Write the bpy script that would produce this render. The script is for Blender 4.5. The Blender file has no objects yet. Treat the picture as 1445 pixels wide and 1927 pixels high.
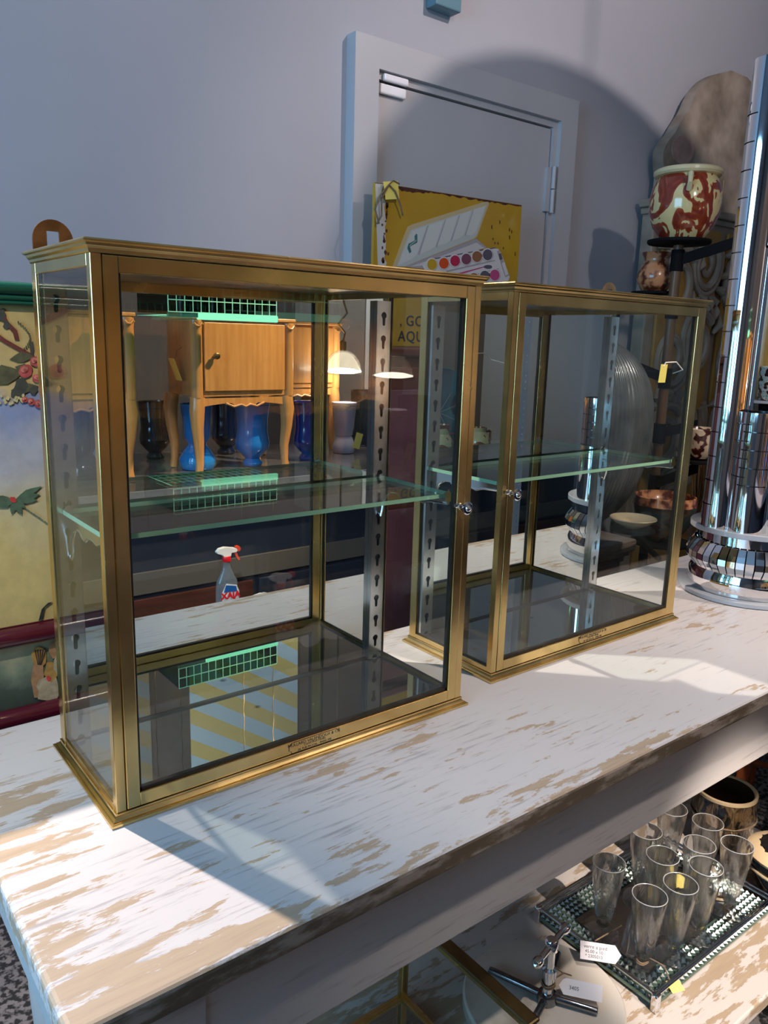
import bpy, bmesh, math, random
from math import sin, cos, pi, radians, sqrt
from mathutils import Vector, Matrix, Euler

random.seed(7)
scene = bpy.context.scene
C = scene.collection

# ------------------------------------------------------------------ camera
T = 0.80                                   # table top height above the floor
F_PX = 1490.754
CAM_LOC = Vector((-0.26994, -0.82670, T + 0.55765))
CAM_ROT = Euler((1.3550967, -0.0280987, -0.6593430), 'XYZ')
cam_d = bpy.data.cameras.new('camera')
cam = bpy.data.objects.new('camera', cam_d)
C.objects.link(cam)
cam.location = CAM_LOC
cam.rotation_euler = CAM_ROT
cam_d.sensor_fit = 'AUTO'
cam_d.sensor_width = 36.0
cam_d.lens = F_PX / 1927.0 * 36.0
cam_d.clip_start = 0.02
scene.camera = cam
CAM_M = CAM_ROT.to_matrix()


def P(x, y, axis, val):
    """The point on the plane axis = val that the photo shows at pixel x, y."""
    d = CAM_M @ Vector(((x - 722.5) / F_PX, -(y - 963.5) / F_PX, -1.0))
    t = (val - CAM_LOC[axis]) / d[axis]
    return CAM_LOC + d * t


# ------------------------------------------------------------------ world, light, exposure
scene.view_settings.view_transform = 'Standard'
scene.view_settings.look = 'None'
scene.view_settings.exposure = 0.75
scene.view_settings.gamma = 1.0
scene.view_settings.use_curve_mapping = False
scene.cycles.max_bounces = 14
scene.cycles.glossy_bounces = 9
scene.cycles.diffuse_bounces = 4
scene.cycles.transmission_bounces = 12
scene.cycles.transparent_max_bounces = 40
scene.cycles.caustics_reflective = False
scene.cycles.caustics_refractive = False
scene.cycles.sample_clamp_indirect = 6.0
scene.cycles.use_denoising = True

world = bpy.data.worlds.new('world')
scene.world = world
world.use_nodes = True
bg = world.node_tree.nodes['Background']
bg.inputs[0].default_value = (0.55, 0.75, 1.0, 1)
bg.inputs[1].default_value = 1.2


def area_light(name, loc, target, sx, sy, power, col):
    d = bpy.data.lights.new(name, 'AREA')
    d.shape = 'RECTANGLE'; d.size = sx; d.size_y = sy; d.energy = power; d.color = col
    o = bpy.data.objects.new(name, d); C.objects.link(o)
    o.location = loc
    o.rotation_euler = (Vector(target) - Vector(loc)).to_track_quat('-Z', 'Y').to_euler()
    return o


WL, WR, WB, WF, CZ = -2.3, 4.30, 1.28, -3.20, 3.30      # room planes
# daylight coming in through the two windows
area_light('daylight_left', (WL - 0.12, -0.15, 1.75), (1.0, -0.15, 1.35), 2.0, 1.7, 48, (0.27, 0.63, 1.0))
area_light('daylight_front', (2.82, WF - 0.12, 1.62), (2.4, 1.0, 1.2), 0.4, 0.35, 2.0, (0.55, 0.80, 1.0))


# ------------------------------------------------------------------ materials
def new_mat(name):
    m = bpy.data.materials.new(name); m.use_nodes = True
    nt = m.node_tree
    for n in list(nt.nodes): nt.nodes.remove(n)
    out = nt.nodes.new('ShaderNodeOutputMaterial')
    return m, nt, out


def N(nt, typ, **kw):
    n = nt.nodes.new(typ)
    for k, v in kw.items():
        if k.startswith('i_'):
            n.inputs[k[2:].replace('_', ' ')].default_value = v
        else:
            setattr(n, k, v)
    return n


def ramp(nt, stops, interp='LINEAR'):
    r = nt.nodes.new('ShaderNodeValToRGB')
    r.color_ramp.interpolation = interp
    els = r.color_ramp.elements
    while len(els) < len(stops): els.new(0.5)
    for e, (p, c) in zip(els, stops):
        e.position = p
        e.color = (*c, 1) if len(c) == 3 else c
    return r


def coords(nt, scale=(1, 1, 1), loc=(0, 0, 0), rot=(0, 0, 0)):
    tc = nt.nodes.new('ShaderNodeTexCoord')
    mp = nt.nodes.new('ShaderNodeMapping')
    mp.inputs['Scale'].default_value = scale
    mp.inputs['Location'].default_value = loc
    mp.inputs['Rotation'].default_value = rot
    nt.links.new(tc.outputs['Object'], mp.inputs['Vector'])
    return mp.outputs['Vector']


def pbr(name, col, rough=0.5, metal=0.0, var=0.0, vscale=6.0, bump=0.0, bscale=40, stretch=(1, 1, 1), coat=0.0, spec=0.5, col2=None,
        emit=None, estr=0.0, detail=4, lo=0.35, hi=0.65, rvar=0.0):
    """Principled with a second colour mixed in by noise, and a noise bump."""
    m, nt, out = new_mat(name)
    b = N(nt, 'ShaderNodeBsdfPrincipled')
    b.inputs['Roughness'].default_value = rough
    b.inputs['Metallic'].default_value = metal
    b.inputs['Coat Weight'].default_value = coat
    b.inputs['Specular IOR Level'].default_value = spec
    nt.links.new(b.outputs[0], out.inputs[0])
    v = coords(nt, stretch)
    c2 = col2 if col2 else tuple(max(0, x * (1 - var)) for x in col)
    n = N(nt, 'ShaderNodeTexNoise'); n.inputs['Scale'].default_value = vscale; n.inputs['Detail'].default_value = detail
    nt.links.new(v, n.inputs['Vector'])
    r = ramp(nt, [(lo, c2), (hi, col)])
    nt.links.new(n.outputs['Fac'], r.inputs[0])
    nt.links.new(r.outputs[0], b.inputs['Base Color'])
    if rvar:
        mr = N(nt, 'ShaderNodeMapRange')
        mr.inputs['To Min'].default_value = max(0.0, rough - rvar); mr.inputs['To Max'].default_value = rough + rvar
        nt.links.new(n.outputs['Fac'], mr.inputs['Value'])
        nt.links.new(mr.outputs[0], b.inputs['Roughness'])
    if bump:
        n2 = N(nt, 'ShaderNodeTexNoise'); n2.inputs['Scale'].default_value = bscale; n2.inputs['Detail'].default_value = 3
        nt.links.new(v, n2.inputs['Vector'])
        bp = N(nt, 'ShaderNodeBump'); bp.inputs['Strength'].default_value = bump; bp.inputs['Distance'].default_value = 0.003
        nt.links.new(n2.outputs['Fac'], bp.inputs['Height'])
        nt.links.new(bp.outputs[0], b.inputs['Normal'])
    if emit:
        b.inputs['Emission Color'].default_value = (*emit, 1); b.inputs['Emission Strength'].default_value = estr
    return m


def thin_glass(name, tint=(0.93, 0.97, 0.95), refl=1.0, ior=1.45, rough=0.0, body=None, bodyfac=0.0):
    m, nt, out = new_mat(name)
    t = N(nt, 'ShaderNodeBsdfTransparent'); t.inputs[0].default_value = (*tint, 1)
    g = N(nt, 'ShaderNodeBsdfGlossy'); g.inputs['Roughness'].default_value = rough
    # Schlick reflectance from the facing angle, the same on both sides of the sheet
    r0 = ((ior - 1) / (ior + 1)) ** 2
    lw = N(nt, 'ShaderNodeLayerWeight'); lw.inputs[0].default_value = 0.5
    pw = N(nt, 'ShaderNodeMath', operation='POWER'); pw.inputs[1].default_value = 5.0
    ma = N(nt, 'ShaderNodeMath', operation='MULTIPLY_ADD'); ma.inputs[1].default_value = (1 - r0) * refl; ma.inputs[2].default_value = r0 * refl
    mx = N(nt, 'ShaderNodeMixShader')
    nt.links.new(lw.outputs['Facing'], pw.inputs[0]); nt.links.new(pw.outputs[0], ma.inputs[0]); nt.links.new(ma.outputs[0], mx.inputs[0])
    src = t
    if body:
        d = N(nt, 'ShaderNodeBsdfDiffuse'); d.inputs[0].default_value = (*body, 1)
        m2 = N(nt, 'ShaderNodeMixShader'); m2.inputs[0].default_value = bodyfac
        nt.links.new(t.outputs[0], m2.inputs[1]); nt.links.new(d.outputs[0], m2.inputs[2]); src = m2
    nt.links.new(src.outputs[0], mx.inputs[1]); nt.links.new(g.outputs[0], mx.inputs[2])
    nt.links.new(mx.outputs[0], out.inputs[0])
    return m


def solid_glass(name, col=(1, 1, 1), ior=1.45, rough=0.0):
    m, nt, out = new_mat(name)
    g = N(nt, 'ShaderNodeBsdfGlass'); g.inputs['Color'].default_value = (*col, 1)
    g.inputs['IOR'].default_value = ior; g.inputs['Roughness'].default_value = rough
    nt.links.new(g.outputs[0], out.inputs[0])
    return m


def emitter(name, col, s):
    m, nt, out = new_mat(name)
    e = N(nt, 'ShaderNodeEmission'); e.inputs[0].default_value = (*col, 1); e.inputs[1].default_value = s
    nt.links.new(e.outputs[0], out.inputs[0])
    return m


def marbled(name, cols, scale=8, dist=6, rough=0.15, coat=0.5, stretch=(1, 1, 1), rot=(0, 0, 0), noise=4.0):
    """Flowing marbled colours: a distorted wave through a hard ramp."""
    m, nt, out = new_mat(name)
    b = N(nt, 'ShaderNodeBsdfPrincipled'); b.inputs['Roughness'].default_value = rough; b.inputs['Coat Weight'].default_value = coat
    nt.links.new(b.outputs[0], out.inputs[0])
    v = coords(nt, stretch, rot=rot)
    w = N(nt, 'ShaderNodeTexWave'); w.inputs['Scale'].default_value = scale; w.inputs['Distortion'].default_value = dist
    w.inputs['Detail'].default_value = 1.5; w.inputs['Detail Scale'].default_value = noise
    nt.links.new(v, w.inputs['Vector'])
    r = ramp(nt, cols, 'EASE')
    nt.links.new(w.outputs['Fac'], r.inputs[0]); nt.links.new(r.outputs[0], b.inputs['Base Color'])
    return m


def painted_wood(name, edge=True, base=(0.68, 0.635, 0.615), worn=(0.36, 0.27, 0.19), amount=0.592, sx=2.4, sy=10.0):
    """White paint rubbed through to tan wood along the boards; more worn near the front and left edges."""
    m, nt, out = new_mat(name)
    b = N(nt, 'ShaderNodeBsdfPrincipled'); b.inputs['Roughness'].default_value = 0.42; b.inputs['Specular IOR Level'].default_value = 0.35
    nt.links.new(b.outputs[0], out.inputs[0])
    tc = N(nt, 'ShaderNodeTexCoord')

    def noise(scale, det, rgh, mapping):
        mp = N(nt, 'ShaderNodeMapping'); mp.inputs['Scale'].default_value = mapping
        nt.links.new(tc.outputs['Object'], mp.inputs['Vector'])
        n = N(nt, 'ShaderNodeTexNoise'); n.inputs['Scale'].default_value = scale; n.inputs['Detail'].default_value = det
        n.inputs['Roughness'].default_value = rgh
        nt.links.new(mp.outputs[0], n.inputs['Vector'])
        return n.outputs['Fac']

    def math(op, a, c):
        n = N(nt, 'ShaderNodeMath', operation=op)
        for i, q in enumerate((a, c)):
            if isinstance(q, (int, float)): n.inputs[i].default_value = q
            else: nt.links.new(q, n.inputs[i])
        return n.outputs[0]

    def mix(fac, a, c):
        n = N(nt, 'ShaderNodeMix', data_type='RGBA')
        nt.links.new(fac, n.inputs[0])
        for i, q in ((6, a), (7, c)):
            if isinstance(q, tuple): n.inputs[i].default_value = (*q, 1)
            else: nt.links.new(q, n.inputs[i])
        return n.outputs[2]

    def step(x, lo, hi):
        n = N(nt, 'ShaderNodeMapRange', interpolation_type='SMOOTHSTEP')
        n.inputs['From Min'].default_value = lo; n.inputs['From Max'].default_value = hi
        nt.links.new(x, n.inputs['Value'])
        return n.outputs[0]
    big = noise(1.4, 3, 0.5, (1.2, 3.0, 3.0))
    fine = noise(3.4, 12, 0.66, (sx * 1.25, sy * 1.3, sy))
    streak = noise(9.0, 6, 0.65, (1.1, 15.0, 15.0))
    s = math('ADD', math('MULTIPLY', fine, 0.72), math('MULTIPLY', big, 0.36))
    if edge:
        sep = N(nt, 'ShaderNodeSeparateXYZ'); nt.links.new(tc.outputs['Object'], sep.inputs[0])
        e1 = step(sep.outputs[1], 0.085, -0.005)          # object space: y = 0 is the front edge, x = 0 the left end
        e2 = step(sep.outputs[0], 0.22, -0.03)
        s = math('ADD', s, math('MULTIPLY', math('ADD', math('MULTIPLY', e1, 0.8), math('MULTIPLY', e2, 0.5)), 0.12))
    tan = step(s, amount + 0.030, amount + 0.055)
    lilac = step(math('ADD', math('MULTIPLY', streak, 0.7), math('MULTIPLY', big, 0.3)), 0.525, 0.66)
    c = mix(lilac, base, (0.44, 0.40, 0.395))
    tanv = mix(streak, worn, tuple(min(1, q * 1.75) for q in worn))
    c = mix(tan, c, tanv)
    if edge:
        geo = N(nt, 'ShaderNodeNewGeometry')
        sn = N(nt, 'ShaderNodeSeparateXYZ'); nt.links.new(geo.outputs['Normal'], sn.inputs[0])
        side = math('MULTIPLY', step(sn.outputs[2], 0.75, 0.2), step(math('MULTIPLY', sn.outputs[1], -1.0), 0.3, 0.6))
        ec = mix(step(fine, 0.46, 0.60), (0.17, 0.125, 0.082), (0.42, 0.35, 0.29))
        c = mix(side, c, ec)
    nt.links.new(c, b.inputs['Base Color'])
    bp = N(nt, 'ShaderNodeBump'); bp.inputs['Strength'].default_value = 0.25; bp.inputs['Distance'].default_value = 0.002
    nt.links.new(math('SUBTRACT', 1.0, tan), bp.inputs['Height']); nt.links.new(bp.outputs[0], b.inputs['Normal'])
    return m


M = {}
M['brass'] = pbr('brass', (0.86, 0.62, 0.26), 0.25, 1.0, col2=(0.62, 0.44, 0.17), vscale=11, bump=0.06, bscale=22, rvar=0.09)
M['old_brass'] = pbr('old_brass', (0.36, 0.26, 0.12), 0.30, 1.0, var=0.4, vscale=14)
M['copper_tab'] = pbr('copper_tab', (0.40, 0.22, 0.10), 0.38, 1.0, var=0.45, vscale=40)
M['chrome'] = pbr('chrome', (0.80, 0.80, 0.82), 0.04, 1.0)
M['steel'] = pbr('steel', (0.80, 0.80, 0.80), 0.20, 1.0, var=0.2, vscale=25, bump=0.25, bscale=9)
M['bright_steel'] = pbr('bright_steel', (0.86, 0.85, 0.83), 0.16, 1.0)
M['gunmetal'] = pbr('gunmetal', (0.30, 0.31, 0.33), 0.18, 1.0, var=0.4)
M['black'] = pbr('black', (0.012, 0.011, 0.012), 0.35)
M['gasket'] = pbr('gasket', (0.030, 0.022, 0.016), 0.5, var=0.5, vscale=60)
M['pane'] = thin_glass('pane', (0.965, 0.985, 0.975), 1.0, 1.42)
M['shelf_glass'] = thin_glass('shelf_glass', (0.90, 0.965, 0.94), 1.1, 1.5)
M['green_edge'] = thin_glass('green_edge', (0.55, 0.88, 0.66), 1.0, 1.5, 0.05, (0.50, 0.86, 0.58), 0.80)
M['acrylic'] = pbr('acrylic', (0.50, 0.51, 0.53), 0.10, spec=0.7)
m, nt, out = new_mat('clear')
g = N(nt, 'ShaderNodeBsdfGlass'); g.inputs['IOR'].default_value = 1.42; g.inputs['Roughness'].default_value = 0.0
g2 = N(nt, 'ShaderNodeBsdfGlossy'); g2.inputs['Roughness'].default_value = 0.12
tr = N(nt, 'ShaderNodeBsdfTransparent'); tr.inputs[0].default_value = (.98, .98, .97, 1)
m1_ = N(nt, 'ShaderNodeMixShader'); m1_.inputs[0].default_value = .28
m2_ = N(nt, 'ShaderNodeMixShader'); m2_.inputs[0].default_value = .007
nt.links.new(g.outputs[0], m1_.inputs[1]); nt.links.new(tr.outputs[0], m1_.inputs[2])
nt.links.new(m1_.outputs[0], m2_.inputs[1]); nt.links.new(g2.outputs[0], m2_.inputs[2]); nt.links.new(m2_.outputs[0], out.inputs[0])
M['clear'] = m
M['rim_highlight'] = pbr('rim_highlight', (.40, .41, .41), .08, spec=.9)  # pale opaque gloss, painted stand-in for the highlight along each flute's rim
M['flute_thin'] = thin_glass('flute_thin', (0.97, 0.97, 0.96), 2.2, 1.5, 0.02, (.9, .9, .88), .05)
M['white_paint'] = painted_wood('white_paint')
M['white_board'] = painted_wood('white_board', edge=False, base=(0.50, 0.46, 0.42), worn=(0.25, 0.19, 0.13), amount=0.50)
M['apron_paint'] = painted_wood('apron_paint', edge=False, base=(0.58, 0.55, 0.53), worn=(0.30, 0.25, 0.21), amount=0.66)
M['twine'] = pbr('twine', (0.22, 0.15, 0.09), 0.9, var=0.4, vscale=80)
M['tag_yellow'] = pbr('tag_yellow', (0.85, 0.72, 0.16), 0.7)
M['tag_white'] = pbr('tag_white', (0.78, 0.74, 0.76), 0.7)
M['ink'] = pbr('ink', (0.02, 0.02, 0.03), 0.6)
M['wall'] = pbr('wall', (0.40, 0.41, 0.455), 0.85, var=0.06, vscale=1.2, bump=0.08, bscale=90)
M['door_paint'] = pbr('door_paint', (0.44, 0.445, 0.475), 0.45, var=0.05, vscale=2)
M['ceiling'] = pbr('ceiling', (0.55, 0.55, 0.58), 0.9)
M['carpet'] = pbr('carpet', (0.13, 0.12, 0.12), 0.95, col2=(0.008, 0.008, 0.009), vscale=70, detail=2, lo=0.44, hi=0.56)
M['dark_wood'] = pbr('dark_wood', (0.075, 0.022, 0.016), 0.30, var=0.5, vscale=5, stretch=(1, 1, 8))
M['navy'] = pbr('navy', (0.012, 0.018, 0.035), 0.35)
M['honey'] = pbr('honey', (0.56, 0.27, 0.085), 0.30, col2=(0.46, 0.205, 0.06), vscale=4, stretch=(14, 14, 1.0), coat=0.3)
M['honey_dark'] = pbr('honey_dark', (0.36, 0.155, 0.05), 0.32, var=0.25, vscale=4, stretch=(14, 14, 1.0), coat=0.3)

# floor mirror: old silvering with dark blooms
m, nt, out = new_mat('antique_mirror')
g = N(nt, 'ShaderNodeBsdfGlossy'); g.inputs['Color'].default_value = (0.66, 0.69, 0.68, 1); g.inputs['Roughness'].default_value = 0.0
d = N(nt, 'ShaderNodeBsdfDiffuse'); d.inputs[0].default_value = (0.20, 0.20, 0.19, 1)
d2 = N(nt, 'ShaderNodeBsdfDiffuse'); d2.inputs[0].default_value = (0.03, 0.03, 0.028, 1)
v = coords(nt, (1, 1, 1))
vo = N(nt, 'ShaderNodeTexVoronoi'); vo.inputs['Scale'].default_value = 24
ns = N(nt, 'ShaderNodeTexNoise'); ns.inputs['Scale'].default_value = 9; ns.inputs['Detail'].default_value = 5
nt.links.new(v, vo.inputs['Vector']); nt.links.new(v, ns.inputs['Vector'])
spot = ramp(nt, [(0.10, (0.75,) * 3), (0.19, (0.0,) * 3)]); nt.links.new(vo.outputs['Distance'], spot.inputs[0])
zone = ramp(nt, [(0.53, (0,) * 3), (0.62, (1,) * 3)]); nt.links.new(ns.outputs['Fac'], zone.inputs[0])
mu = N(nt, 'ShaderNodeMath', operation='MULTIPLY')
nt.links.new(spot.outputs[0], mu.inputs[0]); nt.links.new(zone.outputs[0], mu.inputs[1])
mx = N(nt, 'ShaderNodeMixShader'); mx.inputs[0].default_value = 0.13
nt.links.new(g.outputs[0], mx.inputs[1]); nt.links.new(d.outputs[0], mx.inputs[2])
m2 = N(nt, 'ShaderNodeMixShader')
nt.links.new(mu.outputs[0], m2.inputs[0]); nt.links.new(mx.outputs[0], m2.inputs[1]); nt.links.new(d2.outputs[0], m2.inputs[2])
nt.links.new(m2.outputs[0], out.inputs[0])
M['antique_mirror'] = m
m, nt, out = new_mat('back_mirror')
g = N(nt, 'ShaderNodeBsdfGlossy'); g.inputs['Color'].default_value = (0.84, 0.86, 0.85, 1); g.inputs['Roughness'].default_value = 0.0
nt.links.new(g.outputs[0], out.inputs[0])
M['back_mirror'] = m


# ------------------------------------------------------------------ mesh helpers
class MB:
    """Collects boxes, tubes, lathes and flats and links them as ONE mesh object."""

    def __init__(self):
        self.v, self.f, self.mi, self.sm = [], [], [], []

    def add(self, verts, faces, mi=0, smooth=False):
        b = len(self.v)
        self.v += [tuple(p) for p in verts]
        for fc in faces:
            self.f.append([b + i for i in fc]); self.mi.append(mi); self.sm.append(smooth)
        return self

    def box(self, x0, y0, z0, x1, y1, z1, mi=0):
        vs = [(x0, y0, z0), (x1, y0, z0), (x1, y1, z0), (x0, y1, z0), (x0, y0, z1), (x1, y0, z1), (x1, y1, z1), (x0, y1, z1)]
        fs = [(3, 2, 1, 0), (4, 5, 6, 7), (0, 1, 5, 4), (1, 2, 6, 5), (2, 3, 7, 6), (3, 0, 4, 7)]
        return self.add(vs, fs, mi)

    def tube(self, pts, r, n=10, mi=0, caps=True, closed=False):
        """A round tube along pts; r is a number or one per point."""
        pts = [Vector(p) for p in pts]
        k = len(pts)
        rs = [r] * k if isinstance(r, (int, float)) else list(r)
        vs, fs = [], []
        up = None
        for i, p in enumerate(pts):
            a = pts[(i - 1) % k] if closed else pts[max(i - 1, 0)]
            c = pts[(i + 1) % k] if closed else pts[min(i + 1, k - 1)]
            t = (c - a).normalized()
            if up is None:
                up = t.orthogonal().normalized()
            up = (up - t * up.dot(t)).normalized()
            w = t.cross(up)
            for j in range(n):
                q = 2 * pi * j / n
                vs.append(p + (up * cos(q) + w * sin(q)) * rs[i])
        segs = k if closed else k - 1
        for i in range(segs):
            for j in range(n):
                a, b2 = i * n + j, i * n + (j + 1) % n
                i2 = (i + 1) % k
                fs.append((a, b2, i2 * n + (j + 1) % n, i2 * n + j))
        if caps and not closed:
            fs.append(tuple(range(n - 1, -1, -1)))
            fs.append(tuple((k - 1) * n + j for j in range(n)))
        return self.add(vs, fs, mi, True)

    def lathe(self, prof, n=32, c=(0, 0, 0), mi=0, rfun=None, close=True, smooth=True):
        """prof: (radius, z) from bottom up; rfun(angle, index) scales the radius."""
        vs, fs = [], []
        k = len(prof)
        for i, (r, z) in enumerate(prof):
            for j in range(n):
                q = 2 * pi * j / n
                rr = r * (rfun(q, i) if rfun else 1)
                vs.append((c[0] + rr * cos(q), c[1] + rr * sin(q), c[2] + z))
        for i in range(k - 1):
            for j in range(n):
                fs.append((i * n + j, i * n + (j + 1) % n, (i + 1) * n + (j + 1) % n, (i + 1) * n + j))
        if close:
            fs.append(tuple(range(n - 1, -1, -1)))
            fs.append(tuple((k - 1) * n + j for j in range(n)))
        return self.add(vs, fs, mi, smooth)

    def rect_sweep(self, x0, y0, x1, y1, prof, mi=0):
        """A moulding profile (out, z) mitred round a rectangle."""
        vs, fs = [], []
        for o, z in prof:
            vs += [(x0 - o, y0 - o, z), (x1 + o, y0 - o, z), (x1 + o, y1 + o, z), (x0 - o, y1 + o, z)]
        k = len(prof)
        for i in range(k - 1):
            for j in range(4):
                fs.append((i * 4 + j, i * 4 + (j + 1) % 4, (i + 1) * 4 + (j + 1) % 4, (i + 1) * 4 + j))
        fs.append((3, 2, 1, 0)); fs.append(tuple((k - 1) * 4 + j for j in range(4)))
        return self.add(vs, fs, mi)

    def flat(self, outlines, depth, mat=Matrix.Identity(4), mi=0):
        """Filled 2D outlines (later ones cut holes), extruded to depth, placed by mat."""
        cu = bpy.data.curves.new('outline', 'CURVE'); cu.dimensions = '2D'; cu.fill_mode = 'BOTH'; cu.extrude = depth / 2
        for o in outlines:
            s = cu.splines.new('POLY'); s.points.add(len(o) - 1); s.use_cyclic_u = True
            for pt, q in zip(s.points, o): pt.co = (q[0], q[1], 0, 1)
        return self._from(cu, mat, mi)

    def text(self, body, size, depth, mat, mi=0, align='LEFT', bold=0.0, spacing=1.0):
        cu = bpy.data.curves.new('lettering', 'FONT'); cu.body = body; cu.size = size; cu.extrude = depth / 2
        cu.align_x = align; cu.align_y = 'BOTTOM_BASELINE'; cu.offset = bold; cu.space_character = spacing; cu.resolution_u = 3
        return self._from(cu, mat, mi)

    def _from(self, cu, mat, mi):
        ob = bpy.data.objects.new('outline', cu); C.objects.link(ob)
        bpy.context.view_layer.update()
        me = bpy.data.meshes.new_from_object(ob.evaluated_get(bpy.context.evaluated_depsgraph_get()))
        self.add([mat @ q.co for q in me.vertices], [list(p.vertices) for p in me.polygons], mi)
        bpy.data.objects.remove(ob); bpy.data.curves.remove(cu); bpy.data.meshes.remove(me)
        return self

    def build(self, name, mats, parent=None, loc=None, bevel=0.0, angle=40, recalc=False, seg=2):
        me = bpy.data.meshes.new(name)
        me.from_pydata(self.v, [], self.f)
        mats = mats if isinstance(mats, (list, tuple)) else [mats]
        for q in mats: me.materials.append(q)
        me.polygons.foreach_set('material_index', self.mi)
        me.polygons.foreach_set('use_smooth', self.sm)
        me.update()
        if recalc:
            b = bmesh.new(); b.from_mesh(me); bmesh.ops.recalc_face_normals(b, faces=b.faces); b.to_mesh(me); b.free()
        if any(self.sm) and angle < 180: me.set_sharp_from_angle(angle=radians(angle))
        o = bpy.data.objects.new(name, me); C.objects.link(o)
        if parent: o.parent = parent
        if loc: o.location = loc
        if bevel:
            md = o.modifiers.new('bevel', 'BEVEL'); md.width = bevel; md.segments = seg; md.limit_method = 'ANGLE'; md.angle_limit = radians(40)
            md.harden_normals = False
        return o


def tag(o, label=None, cat=None, group=None, kind=None):
    if label: o['label'] = label
    if cat: o['category'] = cat
    if group: o['group'] = group
    if kind: o['kind'] = kind
    return o


def thing(name, label, cat, loc=(0, 0, 0), rz=0.0, group=None):
    o = bpy.data.objects.new(name, None); C.objects.link(o)
    o.empty_display_size = 0.05
    o.location = loc; o.rotation_euler = (0, 0, rz)
    return tag(o, label, cat, group)


def copy_tree(o, parent=None):
    c = o.copy(); C.objects.link(c)
    if parent: c.parent = parent
    for ch in list(o.children): copy_tree(ch, c)
    return c


def arc(cx, cy, r, a0, a1, n=10):
    return [(cx + r * cos(radians(a0 + (a1 - a0) * i / n)), cy + r * sin(radians(a0 + (a1 - a0) * i / n))) for i in range(n + 1)]


XZ = Matrix(((1, 0, 0, 0), (0, 0, -1, 0), (0, 1, 0, 0), (0, 0, 0, 1)))      # outline (x, y) -> (x, -d, y): faces -y
YZ = Matrix(((0, 0, 1, 0), (1, 0, 0, 0), (0, 1, 0, 0), (0, 0, 0, 1)))       # outline (x, y) -> (d, x, y)
XZF = Matrix(((-1, 0, 0, 0), (0, 0, 1, 0), (0, 1, 0, 0), (0, 0, 0, 1)))     # faces +y, reads from +y


def at(x, y, z): return Matrix.Translation((x, y, z))


# ------------------------------------------------------------------ setting
def struct(name, mb, mat):
    return tag(mb.build(name, mat), kind='structure')


struct('floor', MB().box(WL - .1, WF - .1, -0.05, WR + .1, WB + .1, 0.0), M['carpet'])
struct('ceiling', MB().box(WL - .1, WF - .1, CZ, WR + .1, WB + .1, CZ + .05), M['ceiling'])
struct('wall_back', MB().box(WL - .1, WB, 0, WR + .1, WB + .1, CZ), M['wall'])
struct('wall_right', MB().box(WR, WF, 0, WR + .1, WB, CZ), M['wall'])
# left wall with a large window opening
wy0, wy1, wz0, wz1 = -1.15, 0.85, 0.90, 2.60
w = MB()
w.box(WL - .1, WF, 0, WL, WB, wz0); w.box(WL - .1, WF, wz1, WL, WB, CZ)
w.box(WL - .1, WF, wz0, WL, wy0, wz1); w.box(WL - .1, wy1, wz0, WL, WB, wz1)
struct('wall_left', w, M['wall'])
w = MB()
for a, b_, c, d_ in ((wy0, wy0 + .05, wz0, wz1), (wy1 - .05, wy1, wz0, wz1), (wy0, wy1, wz0, wz0 + .05), (wy0, wy1, wz1 - .05, wz1), (-.17, -.13, wz0, wz1)):
    w.box(WL - .08, a, c, WL - .03, b_, d_)
struct('window_1', w, M['door_paint'])
# front wall with a smaller window
fx0, fx1, fz0, fz1 = 2.66, 3.00, 1.44, 1.80
w = MB()
w.box(WL, WF - .1, 0, WR, WF, fz0); w.box(WL, WF - .1, fz1, WR, WF, CZ)
w.box(WL, WF - .1, fz0, fx0, WF, fz1); w.box(fx1, WF - .1, fz0, WR, WF, fz1)
M['dark_wall'] = pbr('dark_wall', (0.105, 0.085, 0.080), 0.8, var=.15, vscale=2)
struct('wall_front', w, M['dark_wall'])
w = MB()
for a, b_, c, d_ in ((fx0, fx0 + .05, fz0, fz1), (fx1 - .05, fx1, fz0, fz1), (fx0, fx1, fz0, fz0 + .05), (fx0, fx1, fz1 - .05, fz1), (2.82, 2.84, fz0, fz1), (fx0, fx1, 1.61, 1.63)):
    w.box(a, WF - .08, c, b_, WF - .03, d_)
struct('window_2', w, M['door_paint'])

# the door in the back wall: casing, leaf set a little back in it, hinge, alarm contact
dx0, dx1, dz1 = 1.195, 2.200, 2.222           # outside of the casing
ix0, ix1, iz1 = 1.283, 2.112, 2.140           # opening
w = MB()
w.box(dx0, WB - .045, 0, ix0, WB, dz1); w.box(ix1, WB - .045, 0, dx1, WB, dz1); w.box(ix0, WB - .045, iz1, ix1, WB, dz1)
door = struct('door_1', w, M['door_paint'])
w = MB()
w.box(ix0, WB - .028, iz1 - .022, ix1, WB - .001, iz1); w.box(ix1 - .022, WB - .028, 0, ix1, WB - .001, iz1 - .022)
w.build('door_stop', M['door_paint'], door)
w = MB(); w.box(ix0 + .003, WB - .020, 0.01, ix1 - .028, WB - .001, iz1 - .028)
w.build('door_leaf', M['door_paint'], door)
w = MB()
w.tube([(ix1 - .018, WB - .040, 1.825), (ix1 - .018, WB - .040, 1.905)], .008, 12); w.tube([(ix1 - .018, WB - .040, 1.909), (ix1 - .018, WB - .040, 1.985)], .008, 12)
w.box(ix1 - .045, WB - .032, 1.83, ix1 - .016, WB - .020, 1.98)
w.build('hinge', M['door_paint'], door)
M['plastic_white'] = pbr('plastic_white', (0.80, 0.80, 0.84), 0.35)
s = thing('alarm_contact', 'white two piece alarm contact at the top corner of the grey door', 'alarm sensor', (1.35, WB - .021, 2.095))
w = MB(); w.box(-.052, -.014, -.016, .048, -.0005, .013); w.build('sensor_body', M['plastic_white'], s, bevel=.005)
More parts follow.
